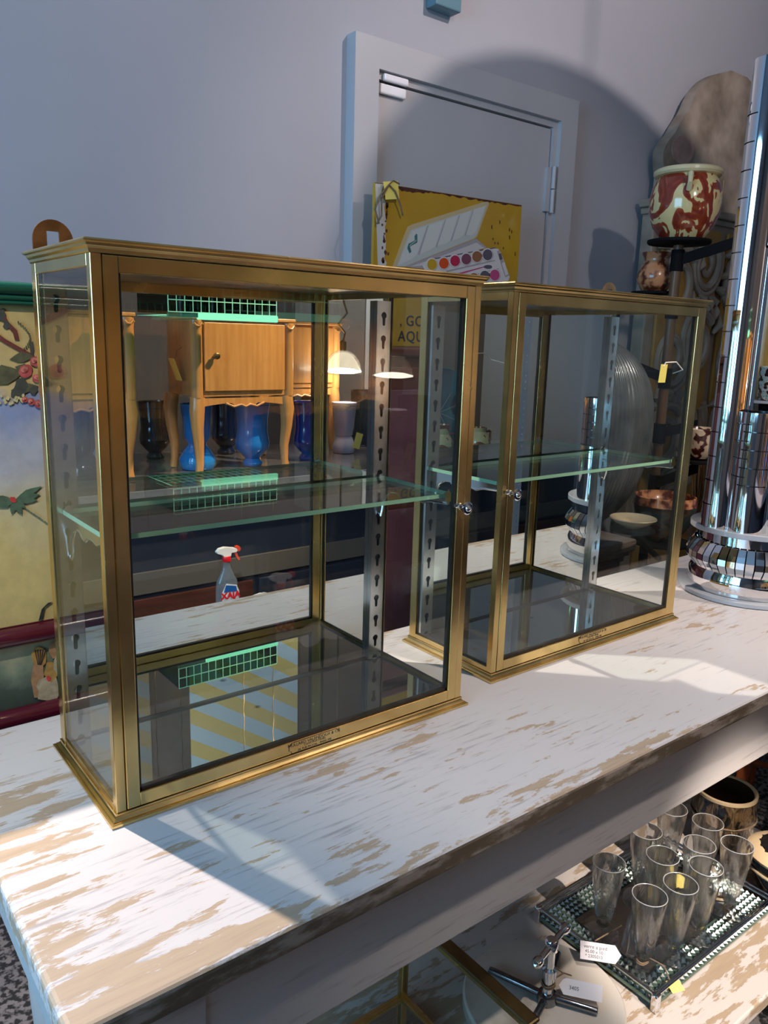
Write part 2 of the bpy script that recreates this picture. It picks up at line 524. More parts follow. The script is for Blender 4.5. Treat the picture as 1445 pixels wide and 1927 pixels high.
w = MB(); w.box(-.045, -.022, .019, .050, -.008, .040); w.build('magnet', M['plastic_white'], s, bevel=.005)

# small box high on the wall
w = MB(); a = P(822, 6, 1, WB - .03); w.box(a.x - .02, WB - .05, a.z - .012, a.x + .085, WB - .001, a.z + .08)
tag(w.build('wall_box', pbr('box_blue', (0.10, 0.22, 0.28), 0.5), bevel=.004), 'small teal box fixed high on the grey wall above the door', 'wall box')


# ------------------------------------------------------------------ spotlights on the ceiling, some of them added fill
def track_spot(loc, target, power, size, blend, col, label, soft=.04):
    o = thing('ceiling_spotlight', label, 'spotlight', (loc[0], loc[1], CZ))
    dirv = (Vector(target) - Vector(loc)).normalized()
    L = Vector((0, 0, loc[2] - CZ))
    q = MB(); q.lathe([(.045, -.012), (.045, 0)], 20); q.tube([(0, 0, -.01), L - dirv * .05], .008, 8)
    q.build('stem', M['black'], o)
    q = MB()
    up = dirv.orthogonal().normalized(); wv = dirv.cross(up)
    vs, fs = [], []
    for (r, t) in ((.012, -.13), (.036, -.12), (.040, .0), (.036, .0), (.033, -.07)):
        for j in range(20):
            a_ = 2 * pi * j / 20; vs.append(L + dirv * t + (up * cos(a_) + wv * sin(a_)) * r)
    for i in range(4):
        for j in range(20): fs.append((i * 20 + j, i * 20 + (j + 1) % 20, (i + 1) * 20 + (j + 1) % 20, (i + 1) * 20 + j))
    q.add(vs, fs, 0, True); q.build('can', M['black'], o)
    d = bpy.data.lights.new('spot_bulb', 'SPOT'); d.energy = power; d.spot_size = radians(size); d.spot_blend = blend; d.color = col; d.shadow_soft_size = soft
    lo = bpy.data.objects.new('spot_bulb', d); C.objects.link(lo); lo.parent = o; lo.location = L + dirv * .02
    lo.rotation_euler = dirv.to_track_quat('-Z', 'Y').to_euler()
    return o


WARM = (1.0, 0.86, 0.76)
track_spot((-0.36, 1.12, 3.05), (0.10, -0.12, .8), 215, 60, .35, (1.0, 0.86, 0.78), 'black ceiling spotlight close to the back wall by the painted screen', .02)
track_spot((1.05, -1.05, 3.12), (1.00, -0.08, .85), 90, 44, .6, WARM, 'black ceiling spotlight aimed down at the brass cases', .04)
track_spot((2.05, -0.95, 3.12), (1.75, 0.25, .95), 62, 46, .6, WARM, 'black ceiling spotlight aimed at the chrome tube lamp', .04)
track_spot((2.35, -0.45, 3.05), (1.18, -1.60, 1.15), 380, 30, .5, (1.0, 0.74, 0.46), 'black ceiling spotlight aimed at the honey wood nightstand', .03)
track_spot((1.85, -0.60, 3.15), (1.75, 1.28, 2.75), 60, 120, .5, (1.0, 0.84, 0.80), 'black ceiling spotlight washing the back wall above the door', .02)
track_spot((0.20, -2.60, 3.12), (1.02, -0.28, .28), 620, 11, .4, WARM, 'black ceiling spotlight aimed at the low bench of glasses', .03)
track_spot((0.60, -1.40, 3.15), (1.5, -3.2, 2.2), 90, 90, .6, (1.0, 0.80, 0.60), 'added fill spotlight on the ceiling washing the front wall behind the counter', .05)  # fill lamp added to brighten the front room that the brass reflects
track_spot((-0.75, -1.00, 3.12), (-0.28, 0.36, 1.10), 95, 26, .6, (1.0, 0.88, 0.74), 'added fill spotlight on the ceiling aimed at the painted canvas screen', .04)  # extra lamp put in only to lift the dark painted screen
track_spot((0.30, -2.70, 3.12), (1.75, 1.20, 1.35), 85, 34, .6, (1.0, 0.90, 0.84), 'added fill spotlight by the front wall aimed across at the grey door', .06)  # broad fill put in to lighten the shaded door and sign
track_spot((-0.60, -1.60, 3.15), (-0.9, -2.6, 0.8), 40, 90, .6, (1.0, 0.80, 0.60), 'added fill spotlight on the ceiling near the entrance side of the counter', .05)  # added fill for this end of the counter
track_spot((3.20, -1.60, 3.15), (3.0, -2.9, 1.2), 60, 90, .6, (1.0, 0.84, 0.68), 'added fill spotlight on the ceiling over the far end of the counter', .05)  # another fill lamp, added to lighten the far counter


# unseen dome without a bulb, added to cast the arched shadow on the wall
dp = thing('shadow_dome', 'large dark dome added out of view to cast an arched shadow on the wall', 'shadow caster', (1.97, -0.07, 3.19))
q = MB(); q.lathe([(r_ * .6, z_ * .6) for r_, z_ in [(.50, -.74), (.505, -.725), (.49, -.68), (.43, -.62), (.31, -.57), (.14, -.535), (.001, -.53)]], 48, close=False); q.build('dome_shell', M['black'], dp)
q = MB(); q.tube([(0, 0, -.33), (0, 0, CZ - 3.19)], .002, 8); q.lathe([(.05, CZ - 3.21), (.055, CZ - 3.19)], 24); q.build('cord', M['black'], dp)


# ------------------------------------------------------------------ the long table
TX0, TX1, TY0, TY1 = -0.1329, 2.35, -0.2595, 0.3176
table = thing('shop_table', 'long white painted table with worn tan patches carrying both brass cases', 'table', (TX0, TY0, 0))
w = MB(); w.box(0, 0, T - .030, TX1 - TX0, TY1 - TY0, T)
w.build('tabletop', M['white_paint'], table, bevel=.006, seg=3)
L_, D_ = TX1 - TX0, TY1 - TY0
w = MB(); w.box(.125, .030, T - .158, L_ - .125, .052, T - .0305); w.build('apron', M['apron_paint'], table, bevel=.0015)
w = MB(); w.box(.026, .125, T - .158, .048, D_ - .095, T - .0305); w.build('end_apron', M['apron_paint'], table, bevel=.0015)
w = MB(); w.box(.125, D_ - .05, T - .158, L_ - .125, D_ - .03, T - .0305); w.build('rear_apron', M['apron_paint'], table, bevel=.0015)
leg_prof = [(.026, 0), (.030, .01), (.036, .05), (.030, .085), (.024, .10), (.030, .112), (.024, .124), (.027, .14), (.036, .22), (.044, .34),
            (.048, .42), (.043, .465), (.030, .485), (.040, .500), (.041, .512), (.031, .524), (.040, .545), (.047, .575), (.044, .605), (.033, .622), (.033, .642)]
legs = MB().lathe(leg_prof, 28)
for (x, y) in ((.085, .076), (.122, D_ - .072), (L_ - .072, .076), (L_ - .072, D_ - .072)):
    q = MB(); q.lathe(leg_prof, 28); q.box(-.048, -.048, .640, .048, .048, T - .0305)
    q.build('leg', M['apron_paint'], table, (x, y, 0), bevel=.0015)

# ------------------------------------------------------------------ the brass vitrines
VW, VD, ZB, OB, ZC, OC, VH = .5415, .2141, .01294, .00915, .01346, .0074, .62
VT = ZB + VH
SHZ = .333
MIR = .197


def keyhole(cx, cy):
    r = .0052; sw = .0026
    pts = arc(cx, cy, r, -58, 238, 14)
    pts += [(cx - sw, cy - .0135)] + [(cx + sw * cos(radians(a)), cy - .0135 + sw * sin(radians(a))) for a in (225, 270, 315)] + [(cx + sw, cy - .0135)]
    return pts


def vitrine(name, label, loc, rz, knob_left):
    o = thing(name, label, 'display case', loc, rz, 'brass display cases on the table')
    q = MB()
    q.rect_sweep(0, 0, VW, VD, [(OB * .93, 0), (OB, .0006), (OB, .0038), (OB * .80, .0046), (OB * .55, .0048), (OB * .62, .0060), (OB * .30, .0078), (.0010, .0098), (.0020, .0110), (.0016, ZB), (-.02, ZB)])
    q.build('base_moulding', M['brass'], o)
    q = MB()
    q.rect_sweep(0, 0, VW, VD, [(-.02, VT), (.0004, VT), (.0012, VT + .0012), (.0018, VT + .0040), (.0034, VT + .0062), (.0038, VT + .0066), (.0046, VT + .0092), (OC, VT + .0104), (OC + .0004, VT + .0120), (OC - .0006, VT + ZC)])
    q.build('cornice', M['brass'], o)
    # four posts, side and back rails
    q = MB()
    q.box(0, 0, ZB, .0115, .0120, VT); q.box(VW - .0115, 0, ZB, VW, .0120, VT)
    q.box(0, VD - .017, ZB, .0110, VD, VT); q.box(VW - .0110, VD - .017, ZB, VW, VD, VT)
    for x0 in (0, VW - .0055):
        q.box(x0, .012, VT - .0125, x0 + .0055, VD - .017, VT); q.box(x0, .012, ZB, x0 + .0055, VD - .017, ZB + .0085)
    q.box(.011, VD - .006, ZB, VW - .011, VD, VT)
    q.build('case_frame', M['brass'], o, bevel=.0006, seg=1)
    q = MB(); q.box(.0055, .012, VT - .0035, VW - .0055, VD - .006, VT - .0005); q.build('ceiling_plate', M['old_brass'], o)
    for x0 in (.0015, VW - .0045):
        q = MB(); q.box(x0, .0125, ZB + .004, x0 + .003, VD - .0172, VT - .006); q.build('side_glass', M['pane'], o)
    # dark putty line along each side pane
    for x0 in (.0048, VW - .0068):
        q = MB()
        q.box(x0, VD - .0215, ZB + .0085, x0 + .002, VD - .0172, VT - .0125)
        q.box(x0, .0125, ZB + .0085, x0 + .002, .0148, VT - .0125)
        q.box(x0, .0148, ZB + .0085, x0 + .002, VD - .0215, ZB + .0112)
        q.build('putty_line', M['gasket'], o)
    q = MB(); q.box(.0115, MIR, ZB + .003, VW - .0115, MIR + .003, VT - .0040); q.build('back_mirror', M['back_mirror'], o)
    q = MB(); q.box(.0060, .0125, ZB + .001, VW - .0060, MIR - .0002, ZB + .0042); q.build('floor_mirror', M['antique_mirror'], o)
    q = MB(); q.box(.0060, MIR - .0030, ZB + .0043, VW - .0060, MIR - .0003, ZB + .0068); q.build('mirror_seam', M['gunmetal'], o)
    # the hinged glass door with its knob and maker's plate
    dl, dr, db, dt, st, ra = .0125, VW - .0125, ZB + .0010, VT - .0012, .0155, .0170
    q = MB()
    q.box(dl, -.0008, db, dl + st, .0100, dt); q.box(dr - st, -.0008, db, dr, .0100, dt)
    q.box(dl + st, -.0008, db, dr - st, .0100, db + ra); q.box(dl + st, -.0008, dt - ra, dr - st, .0100, dt)
    door_o = q.build('door', M['brass'], o, bevel=.0008, seg=2)
    q = MB()
    q.box(dl + st, .0030, db + ra, dl + st + .0032, .0095, dt - ra); q.box(dr - st - .0032, .0030, db + ra, dr - st, .0095, dt - ra)
    q.box(dl + st, .0030, db + ra, dr - st, .0095, db + ra + .0036)
    q.build('gasket', M['gasket'], door_o)
    q = MB(); q.box(dl + st, .0040, db + ra, dr - st, .0065, dt - ra); q.build('door_glass', M['pane'], door_o)
    kx = dl + st * .5 if knob_left else dr - st * .5
    kz = .320
    q = MB()
    q.tube([(kx, -.0008, kz), (kx, -.003, kz), (kx, -.0031, kz), (kx, -.012, kz), (kx, -.0125, kz), (kx, -.0155, kz), (kx, -.0165, kz), (kx, -.0166, kz), (kx, -.019, kz), (kx, -.0205, kz)],
           [.0055, .0050, .0030, .0034, .0090, .0098, .0082, .0050, .0044, .0015], 22)
    s_ = -1 if knob_left else -1
    q.tube([(kx - .010, -.0008, kz + .003), (kx - .010, -.0032, kz + .003), (kx - .010, -.0045, kz + .003)], [.0042, .0040, .0018], 14)
    q.build('knob', M['chrome'], door_o, angle=30)
    # plate
    pw, ph = .080, .0145
    cx_, cz_ = .270, db + .0082
    q = MB()
    h2 = ph / 2
    shape = [(-pw / 2 + .004, -h2), (pw / 2 - .004, -h2), (pw / 2 - .003, -h2 + .003), (pw / 2, -.003), (pw / 2, .003), (pw / 2 - .003, h2 - .003), (pw / 2 - .004, h2),
             (-pw / 2 + .004, h2), (-pw / 2 + .003, h2 - .003), (-pw / 2, .003), (-pw / 2, -.003), (-pw / 2 + .003, -h2 + .003)]
    q.flat([[(x * 1.012, y * 1.06) for x, y in shape]], .0004, at(cx_, -.0010, cz_) @ XZ, 1)
    q.flat([shape], .0006, at(cx_, -.0012, cz_) @ XZ, 0)
    q.text('MULLARD VALENDOUX & CIE', .0062, .0003, at(cx_, -.0016, cz_ + .0020) @ XZ, 1, 'CENTER')
    q.text('CONSTRUCTEURS', .0042, .0003, at(cx_, -.0016, cz_ - .0016) @ XZ, 1, 'CENTER')
    q.text('24, RUE PASCAL - PARIS XIII', .0044, .0003, at(cx_, -.0016, cz_ - .0063) @ XZ, 1, 'CENTER')
    tag(q.build('maker_plate', [M['brass'], M['ink']], door_o), 'engraved maker plate on the lower rail')
    # keyhole standards on the mirror and shelf brackets hooked in them
    for x0 in (.0060, VW - .0390):
        q = MB()
        hi = VT - .018
        hole = [keyhole(.0125, hi - .022 - i * .0358 - (ZB + .006)) for i in range(17)]
        q.flat([[(0, 0), (.025, 0), (.025, hi - ZB - .006), (0, hi - ZB - .006)]] + hole, .0010, at(x0, MIR - .0090, ZB + .006) @ XZ)
        q.box(x0 - .0010, MIR - .0095, ZB + .006, x0 + .0003, MIR - .0003, hi); q.box(x0 + .0247, MIR - .0095, ZB + .006, x0 + .0260, MIR - .0003, hi)
        q.build('keyhole_strip', M['steel'], o)
        q = MB()
        xm = x0 + .0125
        cv = [(MIR - .0105, SHZ - .058), (MIR - .0150, SHZ - .061), (MIR - .0185, SHZ - .050), (MIR - .0200, SHZ - .040), (MIR - .0290, SHZ - .0240), (MIR - .0420, SHZ - .0165), (MIR - .0580, SHZ - .0160), (MIR - .0660, SHZ - .0225), (MIR - .0760, SHZ - .0240), (MIR - .0860, SHZ - .0180), (MIR - .105, SHZ - .0170), (MIR - .120, SHZ - .0200), (MIR - .135, SHZ - .0150), (MIR - .1745, SHZ - .0125), (MIR - .1775, SHZ - .0110)]
        prof = [(MIR - .0105, SHZ - .003)] + cv + [(MIR - .1775, SHZ + .0095), (MIR - .1755, SHZ + .0095), (MIR - .1755, SHZ - .0030)]
        q.flat([prof], .0028, at(xm, 0, 0) @ YZ)
        q.tube([(xm, y_, z_) for y_, z_ in cv], .0022, 8)
        q.box(xm - .007, MIR - .1780, SHZ - .0090, xm + .007, MIR - .1758, SHZ + .0060)
        q.tube([(xm, MIR - .012, SHZ + .004), (xm, MIR - .015, SHZ + .004)], .005, 12)
        q.build('shelf_bracket', M['bright_steel'], o)
    # the glass shelf, its cut edges green
    q = MB()
    x0, x1, y0, y1, z0, z1 = .0120, VW - .0165, .0240, MIR - .0105, SHZ - .0030, SHZ + .0030
    vs = [(x0, y0, z0), (x1, y0, z0), (x1, y1, z0), (x0, y1, z0), (x0, y0, z1), (x1, y0, z1), (x1, y1, z1), (x0, y1, z1)]
    q.add(vs, [(3, 2, 1, 0), (4, 5, 6, 7)], 0); q.add(vs, [(0, 1, 5, 4), (1, 2, 6, 5), (2, 3, 7, 6), (3, 0, 4, 7)], 1)
    q.build('glass_shelf', [M['shelf_glass'], M['green_edge']], o)
    # hanging tabs at the back of the top
    for cx in ((VW - .026,) if knob_left else (.026,)):
        q = MB()
        out = [(-.0235, 0)] + [(.0235, 0)] + arc(0, .0165, .0235, 0, 180, 16)
        hole = [(-.0072, .004), (.0072, .004), (.0072, .0265), (-.0072, .0265)]
        zt = VT + ZC
        q.flat([out, hole], .0030, at(cx, VD - .004, zt - .001) @ XZ)
        q.build('hanging_tab', M['copper_tab'], o, bevel=.0005, seg=1)
    return o


V2Y = .0346
vitrine('brass_vitrine', 'brass framed glass display case with mirror back, the one nearer the table end', (0, 0, T), 0, False)
vitrine('brass_vitrine', 'brass framed glass display case beside the chrome lamp, yellow price tag hanging on it', (.6442, V2Y, T), .0075, True)

# the tag on its thread, caught in the second case's door
a = P(1247, 694, 1, -.006); b = P(1296, 700, 1, -.006)
o = thing('price_tag', 'small yellow price tag on a white thread hanging in front of the brass case', 'price tag', a)
q = MB(); q.flat([[(-.0115, -.024), (.0095, -.024), (.0120, .008), (-.0080, .008)]], .0006, at(0, -.001, 0) @ XZ); q.build('card', M['tag_yellow'], o)
q = MB(); dv = b - a
q.tube([(0, -.0015, .004), (.004, -.002, .011), (dv.x * .45, -.0015, .012), (dv.x * .75, 0, -.002), (dv.x * 1.0, .032, -.010)], .0011, 6); q.build('thread', pbr('thread', (.8, .74, .66), .8), o)
# ------------------------------------------------------------------ chrome tube lamp
LX, LY = 1.510, .056
lamp = thing('chrome_tube_lamp', 'tall lamp of clustered chrome tubes on a round pleated chrome base', 'lamp', (LX, LY, T))
q = MB(); q.lathe([(.140, 0), (.145, .002), (.145, .010), (.141, .013), (.06, .013)], 72); q.build('base_flange', M['acrylic'], lamp)
q = MB(); q.lathe([(.127, .0132), (.129, .016), (.128, .050), (.121, .066)], 72, close=False); q.lathe([(.113, .06), (.113, .150), (.02, .150)], 72); q.build('drum', M['chrome'], lamp)
q = MB()
npl = 44
for i in range(npl):
    a0, a1 = 2 * pi * (i + .07) / npl, 2 * pi * (i + .93) / npl
    pr_ = [(.122, .062), (.134, .078), (.1385, .084), (.1385, .098), (.132, .110), (.122, .124)]
    vs = []
    for r, z in pr_:
        vs += [(r * cos(a0), r * sin(a0), z), (r * cos(a1), r * sin(a1), z)]
    for r, z in pr_:
        vs += [((r - .006) * cos(a0), (r - .006) * sin(a0), z), ((r - .006) * cos(a1), (r - .006) * sin(a1), z)]
    k = len(pr_)
    fs = [(2 * j, 2 * j + 1, 2 * j + 3, 2 * j + 2) for j in range(k - 1)]
    fs += [(2 * k + 2 * j + 1, 2 * k + 2 * j, 2 * k + 2 * j + 2, 2 * k + 2 * j + 3) for j in range(k - 1)]
    fs += [(2 * j, 2 * j + 2, 2 * k + 2 * j + 2, 2 * k + 2 * j) for j in range(k - 1)] + [(2 * j + 3, 2 * j + 1, 2 * k + 2 * j + 1, 2 * k + 2 * j + 3) for j in range(k - 1)]
    q.add(vs, fs, 0)
q.build('pleated_ring', M['chrome'], lamp)
q = MB(); q.lathe([(.1165, .064), (.1165, .122)], 48, close=False); q.build('inner_ring', M['black'], lamp)
q = MB(); q.lathe([(.1335, .1505), (.1350, .152), (.1350, .162), (.1335, .1635), (.01, .1635)], 72); q.build('ring_plate', M['acrylic'], lamp)


def slotted_tube(name, cx, cy, r, z0, z1, slots, n=48):
    """Chrome tube whose thin dark slots are real cuts round part of the wall."""
    q = MB()
    zs = [z0]
    for z, *_ in slots: zs += [z - .0013, z + .0013]
    zs += [z1]
    for k in range(len(zs) - 1):
        cut = slots[(k - 1) // 2] if k % 2 == 1 else None
        for j in range(n):
            m_ = degrees_mid = (j + .5) * 360 / n
            if cut:
                d_ = (m_ - cut[1] + 180) % 360 - 180
                if abs(d_) < cut[2]: continue
            a0, a1 = 2 * pi * j / n, 2 * pi * (j + 1) / n
            q.add([(cx + r * cos(a0), cy + r * sin(a0), zs[k]), (cx + r * cos(a1), cy + r * sin(a1), zs[k]), (cx + r * cos(a1), cy + r * sin(a1), zs[k + 1]), (cx + r * cos(a0), cy + r * sin(a0), zs[k + 1])], [(0, 1, 2, 3)], 0, True)
    q.lathe([(r - .003, z0), (r - .003, z1)], n, (cx, cy, 0), 1, close=False)
    q.lathe([(r - .003, z1), (r, z1)], n, (cx, cy, 0), 0, close=False); q.lathe([(r - .003, z0), (r, z0)], n, (cx, cy, 0), 0, close=False)
    # weld so the wall shades smooth
    o = q.build(name, [M['chrome'], M['gunmetal']], lamp, angle=180)
    b = bmesh.new(); b.from_mesh(o.data); bmesh.ops.remove_doubles(b, verts=b.verts, dist=1e-5)
    for e_ in b.edges: e_.smooth = True
    b.to_mesh(o.data); b.free()
    o.data.set_sharp_from_angle(angle=radians(60))
    return o


face = math.degrees(math.atan2(CAM_LOC.y - LY, CAM_LOC.x - LX))          # side of a tube that looks to the room's left end
tA = P(1342, 985, 2, T + .1635) - Vector((LX, LY, T))
slotted_tube('tube', -.092, .034, .038, .1637, 1.130, [(.215 + .054 * i, face - 70, 46) for i in range(16)])
slotted_tube('tube', -.082, -.026, .0430, .1637, .425, [(z, face - (58 if i % 2 else 0), 38) for i, z in enumerate((.268, .286, .306, .326, .345, .364, .384, .400))])
slotted_tube('tube', .040, -.050, .040, .1637, .90, [])
slotted_tube('tube', .025, .085, .034, .1637, 1.00, [])
slotted_tube('tube', -.060, -.016, .034, .770, 1.15, [(.84 + .05 * i, face + 60, 30) for i in range(6)])

# ------------------------------------------------------------------ painted screen standing behind the table
SY = .362
rail = lambda mb, z0, z1, y, x0, x1, k=5: mb.tube([(x0, y, (z0 + z1) / 2), (x1, y, (z0 + z1) / 2)], (z1 - z0) / 2, 20)
sx0, sx1 = -1.05, .150
scr = thing('painted_screen', 'painted canvas screen with green top rail and maroon rails behind the white table', 'screen', (sx0, SY, 0))
M['green_lacquer'] = pbr('green_lacquer', (0.004, 0.075, 0.045), 0.22, coat=0.5)
M['maroon'] = pbr('maroon', (0.075, 0.006, 0.016), 0.22, coat=0.4)
q = MB(); Lx = sx1 - sx0
q.box(0, -.012, 1.393, Lx, .022, 1.418); q.tube([(0, -.012, 1.409), (Lx, -.012, 1.409)], .0085, 14); q.tube([(0, -.012, 1.397), (Lx, -.012, 1.397)], .0045, 12); q.tube([(0, -.013, 1.390), (Lx, -.013, 1.390)], .003, 10)
q.build('top_rail', M['green_lacquer'], scr, bevel=.002)
q = MB(); q.tube([(0, -.012, .920), (Lx, -.012, .920)], .0145, 20); q.box(0, -.010, .905, Lx, .018, .936); q.build('middle_rail', M['maroon'], scr)
q = MB(); q.tube([(0, -.012, .795), (Lx, -.012, .795)], .0145, 20); q.box(0, -.008, .70, Lx, .018, .806); q.build('bottom_rail', M['maroon'], scr)
for x_ in (0, Lx - .04):
    q = MB(); q.box(x_, -.008, 0, x_ + .04, .018, .70); q.build('screen_leg', M['maroon'], scr)


def canvas_mat(name, stops):
    m, nt, out = new_mat(name)
    b = N(nt, 'ShaderNodeBsdfPrincipled'); b.inputs['Roughness'].default_value = .75
    nt.links.new(b.outputs[0], out.inputs[0])
    tc = N(nt, 'ShaderNodeTexCoord'); sp = N(nt, 'ShaderNodeSeparateXYZ'); nt.links.new(tc.outputs['Object'], sp.inputs[0])
    ns = N(nt, 'ShaderNodeTexNoise'); ns.inputs['Scale'].default_value = 14; ns.inputs['Detail'].default_value = 6
    nt.links.new(tc.outputs['Object'], ns.inputs['Vector'])
    ma = N(nt, 'ShaderNodeMath', operation='MULTIPLY_ADD'); ma.inputs[1].default_value = .14; nt.links.new(ns.outputs['Fac'], ma.inputs[0])
    nt.links.new(sp.outputs[2], ma.inputs[2])
    mr = N(nt, 'ShaderNodeMapRange'); mr.inputs['From Min'].default_value = stops[0][0] + .07; mr.inputs['From Max'].default_value = stops[-1][0] + .07
    nt.links.new(ma.outputs[0], mr.inputs[0])
    z0, z1 = stops[0][0], stops[-1][0]
    r = ramp(nt, [((z - z0) / (z1 - z0), c) for z, c in stops]); nt.links.new(mr.outputs[0], r.inputs[0])
    n2 = N(nt, 'ShaderNodeTexNoise'); n2.inputs['Scale'].default_value = 60; n2.inputs['Detail'].default_value = 3
    nt.links.new(tc.outputs['Object'], n2.inputs['Vector'])
    r2 = ramp(nt, [(.35, (.84,) * 3), (.65, (1,) * 3)]); nt.links.new(n2.outputs['Fac'], r2.inputs[0])
    mx = N(nt, 'ShaderNodeMix', data_type='RGBA', blend_type='MULTIPLY'); mx.inputs[0].default_value = .8
    nt.links.new(r.outputs[0], mx.inputs[6]); nt.links.new(r2.outputs[0], mx.inputs[7]); nt.links.new(mx.outputs[2], b.inputs['Base Color'])
    wv = N(nt, 'ShaderNodeTexNoise'); wv.inputs['Scale'].default_value = 260; nt.links.new(tc.outputs['Object'], wv.inputs['Vector'])
    bp = N(nt, 'ShaderNodeBump'); bp.inputs['Strength'].default_value = .25; bp.inputs['Distance'].default_value = .001
    nt.links.new(wv.outputs['Fac'], bp.inputs['Height']); nt.links.new(bp.outputs[0], b.inputs['Normal'])
    return m


cream, sky_b, mist = (.62, .46, .20), (.26, .31, .50), (.55, .52, .46)
M['canvas_top'] = canvas_mat('canvas_top', [(.93, (.62, .47, .17)), (1.04, (.70, .54, .21)), (1.10, (.66, .56, .30)), (1.15, mist), (1.20, (.44, .45, .52)), (1.245, sky_b), (1.262, (.30, .33, .46)), (1.275, cream), (1.40, (.56, .40, .14))])
M['canvas_low'] = canvas_mat('canvas_low', [(.80, (.028, .036, .026)), (.85, (.05, .07, .05)), (.88, (.20, .24, .16)), (.91, (.42, .38, .22))])
pcol = {'bark': (.16, .04, .03), 'leaf': (.105, .105, .050), 'leafd': (.060, .066, .052), 'rose': (.52, .09, .08), 'rosel': (.68, .24, .18), 'red': (.65, .06, .05), 'fern': (.10, .17, .10),
        'skin': (.42, .22, .10), 'gold': (.45, .25, .06), 'cloth': (.45, .36, .22), 'yel': (.66, .56, .26), 'dk': (.02, .02, .018)}
pk = list(pcol)
pm = [pbr('paint_' + k, pcol[k], .7, var=.35, vscale=90) for k in pk]


PD = [0.0]


def paint(mb, key, pts, d=.0):
    """A brush shape on the canvas, from photo pixels to the canvas plane."""
    o = [(P(x, y, 1, SY - .0085).x - sx0, P(x, y, 1, SY - .0085).z) for x, y in pts]
    PD[0] += .000012
    mb.flat([o], .0012, at(0, -.0090 - d - PD[0], 0) @ XZ, 1 + pk.index(key))


def blob(x, y, rx, ry, n=11, rag=.25, rot=0):
    pts = []
    for i in range(n):
        a = 2 * pi * i / n; k = 1 + random.uniform(-rag, rag)
        u, v_ = rx * k * cos(a), ry * k * sin(a)
        pts.append((x + u * cos(rot) - v_ * sin(rot), y + u * sin(rot) + v_ * cos(rot)))
    return pts


def leafshape(x, y, L, wd, ang):
    c, s_ = cos(radians(ang)), sin(radians(ang)); out = []
    for t in (0, .25, .5, .75, 1): out.append((t * L, -wd * sin(pi * t) * .5 - (.12 * wd if t == .5 else 0)))
    for t in (.8, .55, .3): out.append((t * L, wd * sin(pi * t) * .5))
    return [(x + u * c - v_ * s_, y + u * s_ + v_ * c) for u, v_ in out]


q = MB(); q.box(.0, -.008, .93, Lx, .012, 1.398)
paint(q, 'bark', [(-120, 560), (-40, 600), (10, 638), (40, 655), (64, 668), (64, 676), (38, 663), (8, 646), (-44, 612), (-120, 575)])
paint(q, 'bark', [(8, 590), (16, 606), (32, 622), (36, 640), (28, 640), (24, 626), (10, 610), (2, 594)])
for x, y, rx, ry in ((2, 592, 10, 14), (-20, 600, 16, 12), (12, 612, 6, 9), (-50, 580, 20, 16), (60, 655, 4, 12)): paint(q, 'leafd', blob(x, y, rx, ry))
for x, y, L, wd, a in ((-30, 715, 75, 34, -12), (18, 676, 46, 18, -8), (20, 735, 52, 18, -10), (-40, 700, 50, 22, 20), (-60, 725, 60, 24, -15), (28, 690, 34, 14, 10)): paint(q, 'leaf', leafshape(x, y, L, wd, a))
for x, y, rx, ry in ((40, 728, 13, 16), (30, 742, 9, 9), (62, 735, 8, 10)): paint(q, 'leafd', blob(x, y, rx, ry))
for x, y, r in ((48, 698, 13), (66, 680, 11), (70, 712, 9), (58, 756, 7), (72, 760, 8), (46, 752, 6), (-30, 735, 14), (-70, 700, 15)):
    paint(q, 'rose', blob(x, y, r, r * .95, rag=.12), .0004); paint(q, 'rosel', blob(x - r * .2, y - r * .2, r * .55, r * .5, rag=.2), .0012); paint(q, 'rose', blob(x - r * .15, y - r * .1, r * .22, r * .2), .0018)
for i in range(16): paint(q, 'yel', blob(2 + i * 2.6 + random.uniform(-3, 3), 752 + random.uniform(-8, 8), 2.4, 3.2))
for i in range(14):
    t = i / 13; paint(q, 'leaf', blob(34 + 22 * sin(t * 2.6), 606 + 50 * t, 1.3, 2.6))
for L, wd, a in ((50, 14, -14), (58, 12, -28), (44, 12, -2), (30, 12, 60), (26, 11, 100), (34, 12, 160), (40, 12, 190), (26, 10, 30), (48, 10, 172)): paint(q, 'fern', leafshape(26, 942, L, wd, a))
paint(q, 'red', blob(24, 940, 6, 6), .0006)
for t in range(10): paint(q, 'fern', blob(44 + t * 5, 954 + t * 3.4, 3, .9, rot=.6))
paint(q, 'dk', [(98, 1132), (84, 1142), (80, 1162), (72, 1168), (78, 1146), (90, 1134)])
q.build('upper_canvas', [M['canvas_top']] + pm, scr)
q = MB(); q.box(.0, -.008, .80, Lx, .012, .925)
paint(q, 'gold', blob(73, 1236, 14, 20, rag=.08)); paint(q, 'skin', [(62, 1250), (80, 1250), (82, 1275), (70, 1290), (74, 1312), (64, 1312), (58, 1280)])
paint(q, 'cloth', blob(92, 1296, 26, 20)); paint(q, 'gold', blob(98, 1262, 14, 18)); paint(q, 'skin', blob(100, 1222, 10, 16)); paint(q, 'red', blob(91, 1276, 5, 5), .0006); paint(q, 'cloth', blob(110, 1250, 10, 24))
for i in range(5): paint(q, 'dk', [(64 + i * 5, 1222), (66 + i * 5, 1222), (71 + i * 1.5, 1250), (70 + i * 1.5, 1250)], .0006)
q.build('lower_canvas', [M['canvas_low']] + pm, scr)

